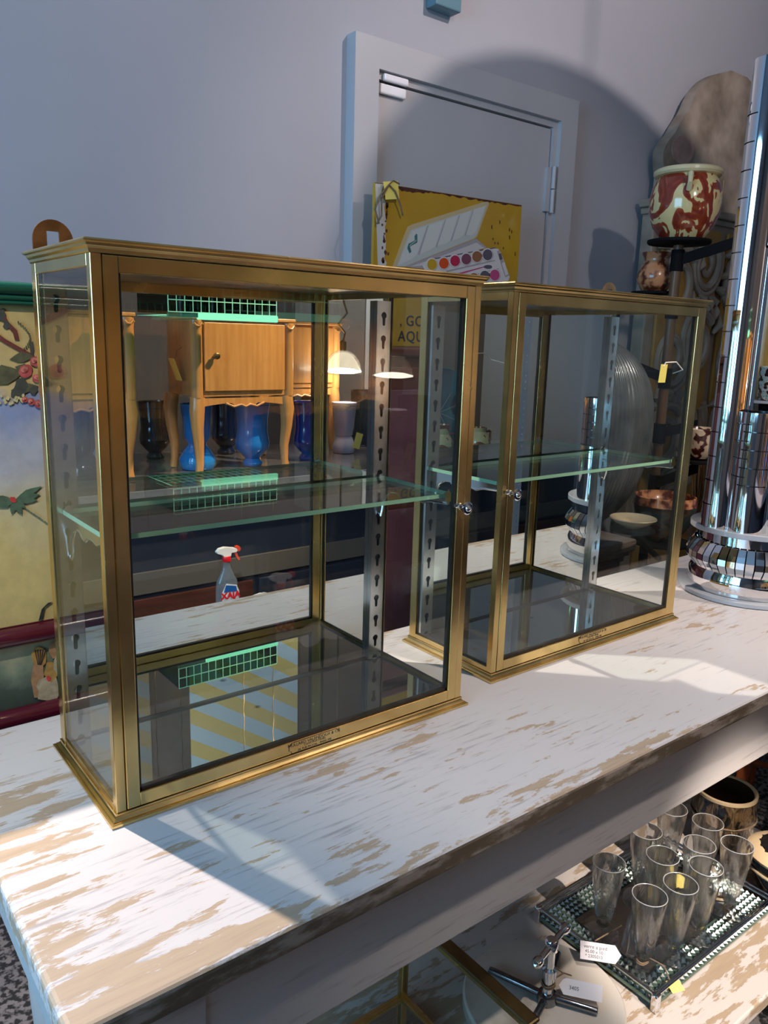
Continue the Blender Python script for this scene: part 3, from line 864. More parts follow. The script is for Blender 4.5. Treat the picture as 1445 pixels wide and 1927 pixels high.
# ------------------------------------------------------------------ dark cabinet and the enamel sign that stands on it
cab = thing('dark_cabinet', 'dark maroon wooden cabinet standing behind the two brass cases', 'cabinet', (.95, .92, 0))
q = MB(); q.box(0, 0, 0, 1.02, .28, 1.31); q.build('carcass', M['dark_wood'], cab, bevel=.004)
q = MB(); q.box(-.015, -.02, 1.31, 1.035, .285, 1.335); q.build('cabinet_top', M['dark_wood'], cab, bevel=.005)
M['aubergine'] = pbr('aubergine', (0.085, 0.035, 0.050), 0.25, coat=0.4)
for i in range(2):
    q = MB(); q.box(.03 + .49 * i, -.018, .10, .50 + .49 * i, -.001, 1.28); d_ = q.build('cabinet_door', M['dark_wood'], cab, bevel=.003)
    q = MB(); q.box(.09 + .49 * i, -.024, .95, .44 + .49 * i, -.0185, 1.22); q.box(.09 + .49 * i, -.024, .18, .44 + .49 * i, -.0185, .88); q.build('door_panel', M['aubergine'], d_, bevel=.004)
    q = MB(); q.lathe([(.010, 0), (.012, .01), (.008, .016), (.001, .018)], 14); k_ = q.build('cabinet_knob', M['old_brass'], d_, (.47 + .08 * i, -.018, .78)); k_.rotation_euler = (pi / 2, 0, 0)

SGY = 1.16
sign = thing('enamel_sign', 'yellow enamel sign with an open paint box picture leaning on the grey door', 'sign', (1.2, SGY + .006, 1.336))
sg = lambda x, y: (P(x, y, 1, SGY).x - 1.2, P(x, y, 1, SGY).z - 1.336)


def spoly(mb, pts, mi, d=.0):
    mb.flat([[sg(*p) for p in pts]], .0010, at(0, -.0066 - d, 0) @ XZ, mi); return mb


smooth_rect = lambda pts: pts
M['enamel_yellow'] = pbr('enamel_yellow', (.50, .30, .018), .22, col2=(.43, .24, .015), vscale=5, coat=.5)
M['enamel_rust'] = pbr('enamel_rust', (.10, .025, .012), .7, var=.6, vscale=60)
M['enamel_white'] = pbr('enamel_white', (.56, .54, .50), .3)
tl, tr = sg(706, 343), sg(982, 386)
q = MB(); q.flat([[(tl[0], 0), (tr[0], 0), (tr[0], tr[1]), (tl[0], tl[1])]], .012, XZ); q.build('plate', M['enamel_yellow'], sign)
q = MB()
xs = [706 + i * 5 for i in range(56)]
top = [(x, 343.5 + (x - 706) * 43 / 276) for x in xs]; bot = [(x, y + random.uniform(1, 5) + (4 if 740 < x < 800 else 0)) for x, y in top]
spoly(q, top + bot[::-1], 0)
left = [(706 + i * .45, 348 + i * 9) for i in range(22)]
for i in range(26):
    y = 360 + i * 8 + random.uniform(-3, 3); spoly(q, blob(715 + (y - 343) * .03 + random.uniform(0, 12), y, random.uniform(1, 3), random.uniform(2, 6)), 0, .0004)
for i in range(40):
    x = random.uniform(735, 975); y = random.uniform(375 + (x - 706) * .16, 510)
    if not (760 < x < 925 and y > 400): spoly(q, blob(x, y, .8, random.uniform(1.5, 4)), 0)
q.build('rust', M['enamel_rust'], sign)
q = MB(); e_ = []
for i in range(20): e_.append((722 + random.uniform(-7, 3) + (i < 3) * 2 + i * .35, 352 + i * 9.5))
spoly(q, [(706, 345), (722, 347)] + e_ + [(714, 545), (710, 480)], 0, .0002); q.build('chipped_edge', M['enamel_white'], sign)
# paint box picture
pcs = [(.52, .42, .24), (.46, .50, .48), (.55, .57, .55), (.36, .33, .35), (.55, .52, .52), (.48, .30, .02), (.60, .07, .01), (.45, .02, .07), (.19, .06, .10), (.26, .11, .05), (.10, .09, .12), (.47, .07, .20), (.05, .16, .16), (.62, .60, .60), (.025, .022, .02)]
pmat = [pbr('print_ink', c, .3) for c in pcs]
q = MB()
z_ = lambda px, py: (690 + px / 4.661, 330 + py / 4.661)
A = lambda pts, mi, d: spoly(q, [z_(*p) for p in pts], mi, d)
A([(228, 800), (345, 480), (360, 450), (400, 430), (1030, 232), (1065, 230), (1072, 245), (1062, 275), (965, 540), (940, 560), (330, 800)], 0, 0)
A([(262, 800), (385, 478), (1050, 262), (958, 530), (935, 552), (400, 770), (330, 800)], 1, .0004)
for p in ([(272, 790), (395, 486), (520, 445), (440, 690), (400, 730)], [(462, 690), (545, 438), (670, 395), (600, 620), (560, 650)], [(612, 620), (690, 388), (795, 352), (728, 570), (690, 600)], [(742, 575), (815, 345), (910, 312), (850, 520), (800, 555)], [(866, 520), (935, 300), (1040, 268), (950, 500), (915, 528)]):
    A(p, 2, .0008)
for p in ([(445, 690), (530, 440), (538, 440), (458, 695)], [(602, 625), (685, 388), (693, 388), (612, 630)], [(732, 575), (808, 348), (815, 348), (742, 580)], [(855, 525), (928, 305), (935, 303), (864, 530)]): A(p, 3, .0011)
A([(415, 535), (430, 512), (440, 520), (440, 590), (375, 625), (388, 670), (372, 686), (352, 640), (362, 600), (418, 570)], 12, .0011)
for i in range(7): A([(372 + i * 9, 612 - i * 7), (376 + i * 9, 608 - i * 7), (379 + i * 9, 616 - i * 7), (375 + i * 9, 620 - i * 7)], 13, .0014)
A([(330, 800), (960, 555), (1050, 635), (520, 760), (490, 820)], 3, .0004)
A([(380, 800), (700, 690), (960, 590), (1030, 640), (600, 745), (500, 790)], 4, .0007)
A([(485, 790), (520, 752), (1110, 640), (1150, 645), (1175, 680), (1250, 890), (1240, 925), (1120, 960), (700, 1010), (520, 860)], 13, .0009)
A([(540, 735), (1120, 632), (1125, 640), (545, 745)], 10, .0012)
A([(690, 835), (1120, 742), (1122, 752), (700, 850)], 3, .0012)
A([(770, 865), (1020, 800), (1022, 808), (780, 880)], 11, .0013); A(blob(1060, 803, 38, 18, rag=.06), 10, .0013)
A([(880, 880), (1150, 815), (1155, 822), (900, 900)], 3, .0012)
for (x, y, mi) in ((568, 782, 5), (672, 772, 6), (770, 750, 7), (868, 735, 8), (962, 713, 9), (1055, 697, 10), (1118, 875, 11), (1030, 885, 10), (935, 905, 9), (840, 925, 5)):
    A(blob(x, y, 53, 60, 26, 0), 3, .0013); A(blob(x - 2, y - 2, 50, 57, 26, 0), 13, .0016); A(blob(x, y, 42, 48, 24, 0), mi, .0020)
A([(1138, 665), (1158, 655), (1245, 880), (1210, 895)], 3, .0013); A([(1150, 690), (1172, 682), (1188, 735), (1162, 742)], 10, .0016); A([(1180, 770), (1205, 760), (1236, 865), (1214, 880)], 13, .0016)
q.build('paint_box_print', pmat, sign)
q = MB(); pl = Matrix.Translation((0, -.0068, 0))
gx = P(763, 613, 1, SGY); ax_ = P(748, 642, 1, SGY)
q.text('GOUACHE', .046, .0010, at(gx.x - 1.2, -.0068, gx.z - 1.336) @ XZ, 0, bold=.0006, spacing=1.12)
q.text('AQUARELLE', .046, .0010, at(ax_.x - 1.2, -.0068, ax_.z - 1.336) @ XZ, 0, bold=.0006, spacing=1.12)
q.text(',', .046, .0010, at(gx.x - 1.225, -.0068, gx.z - 1.336) @ XZ, 0)
q.build('lettering', M['ink'], sign)
# its tag on twine
a = P(736, 357, 1, SGY - .02)
tg = thing('price_tag', 'yellow price tag tied with brown twine to the top corner of the yellow sign', 'price tag', a)
q = MB(); q.flat([[(-.030, .018), (.024, .028), (.032, -.022), (-.020, -.030)]], .0008, XZ); q.build('card', M['tag_yellow'], tg)
q = MB(); q.tube([(-.04, .002, -.10), (-.055, .004, -.06), (-.04, -.002, -.02), (-.012, -.004, .012), (.012, -.004, -.004), (.036, -.002, -.04), (.050, .004, -.066)], .0028, 7)
q.tube([(-.012, -.004, .012), (-.035, .0, -.03), (-.03, .004, -.075), (-.045, .006, -.10)], .0025, 7); q.tube([(-.012, -.003, .012), (.005, -.002, .026), (.03, -.001, .02)], .0022, 7); q.build('twine', M['twine'], tg)

# ------------------------------------------------------------------ low bench under the table with its wares
BZ = .30
bench = thing('low_bench', 'low white painted bench under the long table holding glassware', 'bench', (-.10, -.350, 0))
q = MB(); q.box(.17, 0, BZ - .028, 1.50, .60, BZ); q.build('bench_top', M['white_board'], bench, bevel=.004)
for (x, y) in ((.25, .07), (1.38, .07), (.25, .47), (1.38, .47)):
    q = MB(); q.box(x, y, 0, x + .05, y + .05, BZ - .0285); q.build('leg', M['white_board'], bench, bevel=.003)
q = MB(); q.box(.30, .085, BZ - .10, 1.38, .105, BZ - .0285); q.build('bench_apron', M['white_board'], bench, bevel=.002)

# mirrored tray
cL, cN, cR = P(1017, 1732, 2, BZ), P(1228, 1908, 2, BZ), P(1447, 1722, 2, BZ)
tx0, tx1, ty0, ty1 = .768, 1.158, -.256, -.006
M['tray_glass'] = pbr('tray_glass', (0.12, 0.20, 0.16), 0.08, 0.6, spec=0.8)
tray = thing('mirrored_tray', 'mirrored tray with cut diamond border and chrome rods holding ten flutes', 'tray', (tx0, ty0, BZ))
TW, TD = tx1 - tx0, ty1 - ty0
q = MB(); q.box(0, 0, .006, TW, TD, .013); q.build('glass_base', M['tray_glass'], tray, bevel=.001)
q = MB(); q.box(.048, .048, .0131, TW - .048, TD - .048, .0136); q.build('tray_mirror', M['back_mirror'], tray)
q = MB()
nx, ny = 34, 22
M['cut_glass'] = pbr('cut_glass', (0.70, 0.78, 0.74), 0.10, 1.0, var=.3, vscale=30)
for i in range(nx):
    for j in range(ny):
        x0_, y0_ = TW * i / nx, TD * j / ny; x1_, y1_ = TW * (i + 1) / nx, TD * (j + 1) / ny
        cx_, cy_ = (x0_ + x1_) / 2, (y0_ + y1_) / 2
        if .048 < cx_ < TW - .048 and .048 < cy_ < TD - .048: continue
        # pyramids turned on their corner
        q.add([(cx_, y0_, .0132), (x1_, cy_, .0132), (cx_, y1_, .0132), (x0_, cy_, .0132), (cx_, cy_, .0175)], [(0, 1, 4), (1, 2, 4), (2, 3, 4), (3, 0, 4)])
q.build('diamond_border', M['cut_glass'], tray)
for k, (pa, pb) in enumerate((((0, 0), (TW, 0)), ((TW, 0), (TW, TD)), ((TW, TD), (0, TD)), ((0, TD), (0, 0)))):
    q = MB()
    for off, zz in ((0, .030), (.006, .026)):
        ox, oy = ((0, off), (-off, 0), (0, -off), (off, 0))[k]
        q.tube([(pa[0] + ox, pa[1] + oy, zz), (pb[0] + ox, pb[1] + oy, zz)], .0026, 10)
    q.build('gallery_rod', M['chrome'], tray)
for (x, y) in ((0, 0), (TW, 0), (TW, TD), (0, TD)):
    q = MB(); q.box(x - .006, y - .006, 0, x + .006, y + .006, .034); q.tube([(x - .008, y, .029), (x + .008, y, .029)], .0052, 12); q.build('corner_block', M['chrome'], tray, bevel=.0015)

# ten cut flutes
def flute_mesh():
    q = MB(); n = 36
    facet = lambda a, i: 1 - (.045 * (abs(((a * 12 / (2 * pi)) % 1) - .5) * 2) ** 1.5 if 7 <= i <= 14 else 0)
    outer = [(.0005, 0), (.0285, 0), (.0294, .0012), (.026, .0035), (.012, .0075), (.0070, .011), (.0085, .016), (.0070, .019), (.0110, .024), (.0150, .036), (.0178, .052), (.0205, .070), (.0228, .086), (.0242, .097), (.0252, .104), (.0272, .124), (.0290, .1445), (.0287, .1455)]
    inner = [(.0276, .1450), (.0258, .124), (.0238, .104), (.0212, .084), (.0185, .064), (.0150, .044), (.0090, .031), (.0005, .029)]
    q.lathe(outer + inner, n, rfun=facet, close=True)
    q.tube([(.0284 * cos(a), .0284 * sin(a), .1454) for a in [2 * pi * i / 36 for i in range(36)]], .0007, 6, mi=1, closed=True)
    return q


flutes = [((1146, 1623), 'clear cut flute tied with brown twine standing nearest the marble disc'),
          ((1216, 1563), 'clear cut flute at the back of the tray behind the twine tied flute'),
          ((1265, 1521), 'clear cut flute at the rear tray corner half hidden by the table apron'),
          ((1332, 1547), 'clear cut flute standing close in front of the bark textured pot'),
          ((1316, 1589), 'clear cut flute in the second row just before the one by the bark pot'),
          ((1247, 1610), 'clear cut flute with a yellow tag behind it, middle of the tray'),
          ((1390, 1591), 'clear cut flute alone at the tray corner beside the black and cream lidded bowl'),
          ((1330, 1631), 'clear cut flute mid tray next to the corner flute by the lidded bowl'),
          ((1281, 1663), 'clear cut flute in the front row, the taller looking of the front two'),
          ((1221, 1686), 'clear cut flute at the very front of the tray, tag string at its stem')]
f0 = None
for (px_, lab) in flutes:
    p_ = P(px_[0], px_[1], 2, BZ + .0176 + .145)
    if f0 is None:
        f0 = flute_mesh().build('champagne_flute', [M['clear'], M['rim_highlight']], angle=25); fo = f0
    else:
        fo = f0.copy(); C.objects.link(fo)
    fo.location = (min(max(p_.x, tx0 + .04), tx1 - .038), min(max(p_.y, ty0 + .04), ty1 - .042), BZ + .0177)
    fo.rotation_euler = (0, 0, random.uniform(0, 6))
    tag(fo, lab, 'glass', 'cut flutes on the mirrored tray')


def string_tag(name_label, base, ring_r, ring_z, path, tag_m, card, colour, lines=()):
    """A paper tag on brown twine wound round something."""
    o = thing('price_tag', name_label, 'price tag', base)
    q = MB(); pts = [(ring_r * cos(a), ring_r * sin(a), ring_z + .001 * sin(3 * a)) for a in [2 * pi * i / 20 for i in range(20)]]
    q.tube(pts, .0013, 6, closed=True); q.tube([(x * 1.03, y * 1.03, z - .003) for x, y, z in pts], .0013, 6, closed=True); q.tube(path, .0012, 6)
    q.tube([path[0], tuple(path[0][i] + (.012, .010, .012)[i] for i in range(3)), tuple(path[0][i] + (.020, -.004, .004)[i] for i in range(3))], .0012, 6)
    q.build('twine', M['twine'], o)
    q = MB(); q.flat([card], .0006, tag_m, 0)
    for t_, x_, y_, s_ in lines: q.text(t_, s_, .0003, tag_m @ at(x_, y_, .0004), 1)
    q.build('card', [M[colour], M['ink']], o)
    return o


fl = [P(p_[0], p_[1], 2, BZ + .1626) for p_, _ in flutes]
tagm = lambda x, y, z, rz, rx: Matrix.Translation((x, y, z)) @ Matrix.Rotation(radians(rz), 4, 'Z') @ Matrix.Rotation(radians(rx), 4, 'X')
a = fl[0]
e = P(1130, 1795, 2, BZ + .045)
string_tag('white handwritten price tag on twine hanging over the tray rod by the marble disc', (a.x, a.y, BZ + .0176), .010, .024, [(.010, 0, .024), (.012, -.03, .030), (e.x - a.x + .01, e.y - a.y + .02, .034)],
           tagm(e.x - a.x, e.y - a.y, .030, -48, 42), [(-.034, -.014), (.024, -.014), (.034, 0), (.024, .014), (-.034, .014)], 'tag_white', [('verre a pied', -.028, .004, .008), ('45.00 x 10', -.026, -.003, .007), ('* 2305013', -.026, -.010, .007)])
a = fl[9]
string_tag('yellow price tag on twine at the stem of the front flute', (a.x, a.y, BZ + .0176), .010, .023, [(.010, 0, .023), (.02, -.03, .02), (.012, -.050, .004)], tagm(.012, -.058, .006, -20, 20), [(-.012, -.010), (.012, -.010), (.012, .010), (-.012, .010)], 'tag_yellow')
a = P(1283, 1645, 2, BZ + .06)
o = thing('price_tag', 'yellow card tag lying among the flutes near the bark pot', 'price tag', (1.045, -.105, BZ + .0176))
q = MB(); q.flat([[(-.03, -.014), (.03, -.014), (.03, .014), (-.03, .014)]], .0008, tagm(0, 0, .010, -35, 32)); q.build('card', M['tag_yellow'], o)
q = MB(); q.tube([(.02, .0, .012), (.03, .02, .004), (.01, .035, .0016), (-.02, .03, .0016)], .0013, 6); q.build('twine', M['twine'], o)

# marble disc with its chrome cross and screw
M['marble'] = pbr('marble', (0.56, 0.52, 0.46), 0.25, col2=(0.36, 0.32, 0.27), vscale=11, detail=9, lo=.38, hi=.52)
MX, MY, MR = .622, -.145, .130
md = tag(MB().lathe([(.128, 0), (.130, .003), (.130, .020), (.127, .0235), (.001, .0235)], 72).build('marble_disc', M['marble'], None, (MX, MY, BZ)), 'round beige marble disc lying on the low bench beside the mirrored tray', 'marble slab')
HZ = BZ + .0237
hub = Vector((.621, -.153, HZ))
pr_o = thing('chrome_press', 'chrome four arm stand with T handle standing on the round marble disc', 'press', hub)
q = MB(); q.lathe([(.016, 0), (.017, .004), (.015, .014), (.009, .016)], 28); q.build('hub', M['gunmetal'], pr_o)
for px_ in ((920, 1824), (1050, 1793), (1125, 1903), (998, 1930)):
    e = P(px_[0], px_[1], 2, HZ + .007) - hub
    dv = e.normalized()
    q = MB(); q.tube([dv * .012 + Vector((0, 0, .0075)), e - dv * .002, e], [.0058, .0058, .0048], 16); q.build('arm', M['gunmetal'], pr_o)
q = MB(); q.lathe([(.009, .012), (.009, .046), (.0115, .048), (.0115, .060), (.009, .062), (.007, .064), (.007, .094), (.0105, .096), (.0105, .112), (.008, .115), (.001, .1155)], 28); q.build('screw_post', M['chrome'], pr_o)
tdir = Vector((.62, -.50, 0)).normalized()
q = MB(); c_ = Vector((0, 0, .104)); tdir = Vector((.50, -.34, 0)).normalized()
ta, tb = Vector((-.030, -.020, .098)), Vector((.036, .014, .112))
ta = P(1000, 1812, 2, HZ + .098) - hub; tb = P(1052, 1748, 2, HZ + .110) - hub; md_ = (ta + tb) / 2
q.tube([c_ + (ta - md_), c_ + (tb - md_)], .0052, 16)
for s_ in (ta, tb):
    q.tube([c_ + (s_ - md_) + (s_ - md_).normalized() * t for t in (-.010, -.006, 0, .006, .010)], [.005, .0078, .0088, .0078, .002], 16)
q.build('t_handle', M['chrome'], pr_o)
ct = P(1092, 1862, 2, HZ + .02) - hub
string_tag('blank looking white price tag on twine round the chrome press', tuple(hub), .0105, .034, [(.0105, 0, .034), (.03, -.006, .040), (.045, -.010, .030)], tagm(ct.x, ct.y, .020, -52, 40), [(-.026, -.012), (.034, -.012), (.034, .012), (-.026, .012), (-.034, 0)], 'tag_white', [('3405', -.018, -.003, .008)])

# glazed brass box seen under the apron
B0 = P(757, 1880, 2, BZ + .004)
zt = P(757, 1718, 1, B0.y).z
E0 = P(1000, 1927, 2, zt)
dirx = (Vector((E0.x, E0.y, 0)) - Vector((B0.x, B0.y, 0)))
box = thing('brass_glass_box', 'glazed brass display box with mirror base partly under the table apron', 'display box', (B0.x, B0.y, BZ), math.atan2(dirx.y, dirx.x) + pi / 2)
LB, WBX, HB = dirx.length * 1.02, .36, zt - BZ
q = MB()                                     # local: -y runs along the glazed side, -x is the box's length
for (x, y) in ((0, 0), (0, -LB), (-WBX, 0), (-WBX, -LB)):
    q.box(x - .006, y - .006, 0, x + .006, y + .006, HB)
for z in (0, HB - .010):
    q.box(-.006, -LB, z, .006, 0, z + .012); q.box(-WBX - .006, -LB, z, -WBX + .006, 0, z + .012)
    q.box(-WBX, -.006, z, 0, .006, z + .012); q.box(-WBX, -LB - .006, z, 0, -LB + .006, z + .012)
q.build('box_frame', M['brass'], box, bevel=.0012)
q = MB(); q.box(-.010, -LB, HB + .0005, .012, .004, HB + .007); q.build('lid_rail', M['old_brass'], box, bevel=.003)
for b_ in ((-.001, -LB + .006, .012, .001, -.006, HB - .010), (-WBX + .006, -.001, .012, -.006, .001, HB - .010), (-WBX + .006, -LB - .001, .012, -.006, -LB + .001, HB - .010), (-WBX - .001, -LB + .006, .012, -WBX + .001, -.006, HB - .010)):
    q = MB(); q.box(*b_); q.build('glass_panel', M['pane'], box)
q = MB(); q.box(-WBX + .006, -LB + .006, .004, -.006, -.006, .008); q.build('mirror_base', M['antique_mirror'], box)

# bark textured pot and lidded bowl
m, nt, out = new_mat('bark_glaze')
b = N(nt, 'ShaderNodeBsdfPrincipled'); b.inputs['Roughness'].default_value = .12; b.inputs['Coat Weight'].default_value = .5
nt.links.new(b.outputs[0], out.inputs[0])
v = coords(nt, (9, 9, 3)); n_ = N(nt, 'ShaderNodeTexNoise'); n_.inputs['Scale'].default_value = 5; n_.inputs['Detail'].default_value = 4; n_.inputs['Distortion'].default_value = 1.2
nt.links.new(v, n_.inputs['Vector'])
r = ramp(nt, [(.42, (.008, .006, .004)), (.52, (.12, .075, .035)), (.62, (.035, .022, .012)), (.70, (.36, .29, .19))]); nt.links.new(n_.outputs['Fac'], r.inputs[0]); nt.links.new(r.outputs[0], b.inputs['Base Color'])
bp = N(nt, 'ShaderNodeBump'); bp.inputs['Distance'].default_value = .006; nt.links.new(n_.outputs['Fac'], bp.inputs['Height']); nt.links.new(bp.outputs[0], b.inputs['Normal'])
M['bark_glaze'] = m
M['cream_glaze'] = pbr('cream_glaze', (.66, .50, .30), .2, coat=.4, var=.15)
pot = thing('bark_pot', 'brown bark textured ceramic pot with pale rim behind the flutes', 'pot', (1.283, -.075, BZ))
rag = lambda a, i: 1 + .035 * sin(a * 7 + i * 1.3) + .03 * sin(a * 4 - i * 2.1)
q = MB(); q.lathe([(.046, 0), (.056, .006), (.062, .03), (.060, .05), (.064, .07), (.066, .09), (.063, .105), (.062, .122)], 56, rfun=rag, close=False)
q.lathe([(.0005, 0), (.046, 0)], 56, close=False, rfun=lambda a, i: 1 + .035 * sin(a * 7) + .03 * sin(a * 4)); q.build('pot_body', M['bark_glaze'], pot)
q = MB(); q.lathe([(.0600, .118), (.0640, .122), (.0640, .128), (.0590, .129), (.0560, .126)], 56, close=False); q.build('pot_rim', M['cream_glaze'], pot)
q = MB(); q.lathe([(.001, .012), (.050, .014), (.056, .06), (.0570, .126)], 48, close=False); q.build('pot_inside', pbr('pot_inside', (.045, .026, .008), .4), pot)
q = MB(); q.tube([(.0665 * cos(a), .0665 * sin(a), .072 + .002 * sin(3 * a)) for a in [2 * pi * i / 30 for i in range(30)]], .002, 6, closed=True); q.build('twine', M['twine'], pot)
e = P(1414, 1600, 2, BZ + .10)
bc = Vector((e.x + .060, e.y - .045, BZ))
bowl = thing('lidded_bowl', 'black glazed bowl with a cream and black ringed lid beside the flutes', 'bowl', bc)
M['black_glaze'] = pbr('black_glaze', (.012, .010, .010), .12, coat=.5)
q = MB(); q.lathe([(.034, 0), (.038, .004), (.058, .03), (.070, .062), (.073, .084), (.071, .088), (.001, .088)], 56); q.build('bowl_body', M['black_glaze'], bowl)
q = MB(); q.lathe([(.075, .0885), (.076, .093), (.066, .100), (.052, .105)], 56, close=False, mi=0)
q.lathe([(.052, .105), (.044, .1075), (.034, .110)], 56, close=False, mi=1, rfun=lambda a, i: 1 + .06 * sin(a * 17 + i))
q.lathe([(.034, .110), (.022, .113), (.012, .1135)], 56, close=False, mi=0); q.lathe([(.012, .1135), (.010, .128), (.014, .136), (.008, .142), (.0005, .143)], 40, close=False, mi=1)
q.build('lid', [M['cream_glaze'], M['black_glaze']], bowl)
q = MB(); q.tube([(.0725 * cos(a), .0725 * sin(a), .066) for a in [2 * pi * i / 40 for i in range(40)]], .0032, 8, closed=True); q.build('cream_band', M['cream_glaze'], bowl)

# stool on the carpet behind the bench end
so = P(1418, 1432, 2, .22)
st = thing('wooden_stool', 'low orange brown wooden stool on the speckled carpet behind the bark pot', 'stool', (so.x + .10, so.y + .06, 0))
M['stool_wood'] = pbr('stool_wood', (.30, .075, .018), .35, var=.3, vscale=6, stretch=(8, 8, 1))
q = MB(); q.lathe([(.10, .30), (.155, .302), (.165, .312), (.165, .325), (.155, .334), (.001, .334)], 40); q.build('seat', M['stool_wood'], st)
for k in range(4):
    a_ = radians(20 + 90 * k)
    q = MB(); q.tube([(.17 * cos(a_), .17 * sin(a_), 0), (.135 * cos(a_), .135 * sin(a_), .15), (.10 * cos(a_), .10 * sin(a_), .303)], [.011, .016, .014], 12); q.build('leg', M['stool_wood'], st)
for k in range(2):
    a_ = radians(20 + 90 * k); q = MB(); q.tube([(.140 * cos(a_), .140 * sin(a_), .13 + .03 * k), (-.140 * cos(a_), -.140 * sin(a_), .13 + .03 * k)], .009, 10); q.build('stretcher', M['stool_wood'], st)

# ------------------------------------------------------------------ armoire against the back wall, right end
AY = 1.19
arm_l = P(1230, 424, 1, AY)
ledz = (P(1215, 384, 1, AY).z + P(1330, 392, 1, AY).z) / 2


def smooth(pts, k=4):
    out = []
    for i in range(len(pts) - 1):
        p0_, p1_, p2_, p3_ = pts[max(i - 1, 0)], pts[i], pts[i + 1], pts[min(i + 2, len(pts) - 1)]
        for j in range(k):
            t = j / k
            out.append(tuple(.5 * (2 * b1_ + (c1_ - a1_) * t + (2 * a1_ - 5 * b1_ + 4 * c1_ - d1_) * t * t + (3 * b1_ - a1_ - 3 * c1_ + d1_) * t ** 3) for a1_, b1_, c1_, d1_ in zip(p0_, p1_, p2_, p3_)))
    return out + [pts[-1]]


crest_px = [(1253, 330), (1250, 300), (1252, 280), (1262, 262), (1272, 250), (1283, 230), (1298, 206), (1308, 183), (1319, 165), (1334, 149), (1355, 138), (1378, 132), (1399, 132), (1418, 136)]
cp = [P(x, y, 1, AY) for x, y in crest_px]
axx = P(1394, 133, 1, AY).x
half = [(p_.x, p_.z) for p_ in cp if p_.x < axx]
half = smooth(half)
outl = half + [(2 * axx - x, z) for x, z in half[::-1]]
arm = thing('painted_screen', 'tall painted wall panel with arched plaster crest and grey scrolls on ochre ground', 'screen', (arm_l.x, AY, 0))
AW = 2 * (axx - arm_l.x)
M['crest'] = pbr('crest', (.38, .32, .26), .8, col2=(.17, .135, .10), vscale=7, detail=7, bump=.3, bscale=30)
m, nt, out = new_mat('scroll_panel')
b = N(nt, 'ShaderNodeBsdfPrincipled'); b.inputs['Roughness'].default_value = .7; nt.links.new(b.outputs[0], out.inputs[0])
v = coords(nt, (1, 1, 1)); w_ = N(nt, 'ShaderNodeTexWave'); w_.inputs['Scale'].default_value = 2.4; w_.inputs['Distortion'].default_value = 15; w_.inputs['Detail'].default_value = 2.5; w_.inputs['Detail Scale'].default_value = 2.2
nt.links.new(v, w_.inputs['Vector'])
r = ramp(nt, [(.10, (.13, .10, .07)), (.40, (.26, .215, .16)), (.60, (.34, .29, .22)), (.78, (.25, .205, .15)), (.90, (.33, .19, .030))])
nt.links.new(w_.outputs['Fac'], r.inputs[0]); nt.links.new(r.outputs[0], b.inputs['Base Color'])
bp = N(nt, 'ShaderNodeBump'); bp.inputs['Distance'].default_value = .01; bp.inputs['Strength'].default_value = .4; nt.links.new(w_.outputs['Fac'], bp.inputs['Height']); nt.links.new(bp.outputs[0], b.inputs['Normal'])
M['scroll_panel'] = m
M['grey_stone'] = pbr('grey_stone', (.30, .255, .20), .75, var=.35, vscale=9, bump=.3)
M['ochre'] = pbr('ochre', (.36, .205, .035), .65, var=.35, vscale=8)
DEP = .06
q = MB(); q.box(0, 0, 0, AW, DEP, ledz - .02); q.build('carcass', M['grey_stone'], arm, bevel=.006)
q = MB(); q.box(-.03, -.03, ledz - .020, AW + .03, DEP, ledz + .012); q.box(-.015, -.015, ledz - .045, AW + .015, DEP, ledz - .020); q.build('ledge', M['grey_stone'], arm, bevel=.006)
q = MB(); q.flat([[(x - arm_l.x, z) for x, z in outl] + [(2 * axx - half[0][0] - arm_l.x, ledz + .0), (half[0][0] - arm_l.x, ledz + .0)]], .05, at(0, .03, 0) @ XZ); q.build('crest', M['crest'], arm, bevel=.008)
pe = [P(1286 + 21 * cos(t), 282 + 27 * sin(t), 1, AY) for t in [2 * pi * i / 18 for i in range(18)]]
q = MB(); q.flat([[(p_.x - arm_l.x, p_.z) for p_ in pe]], .003, at(0, .0035, 0) @ XZ); q.build('crest_patch', pbr('pink_patch', (.40, .27, .23), .8, var=.35, vscale=16), arm)
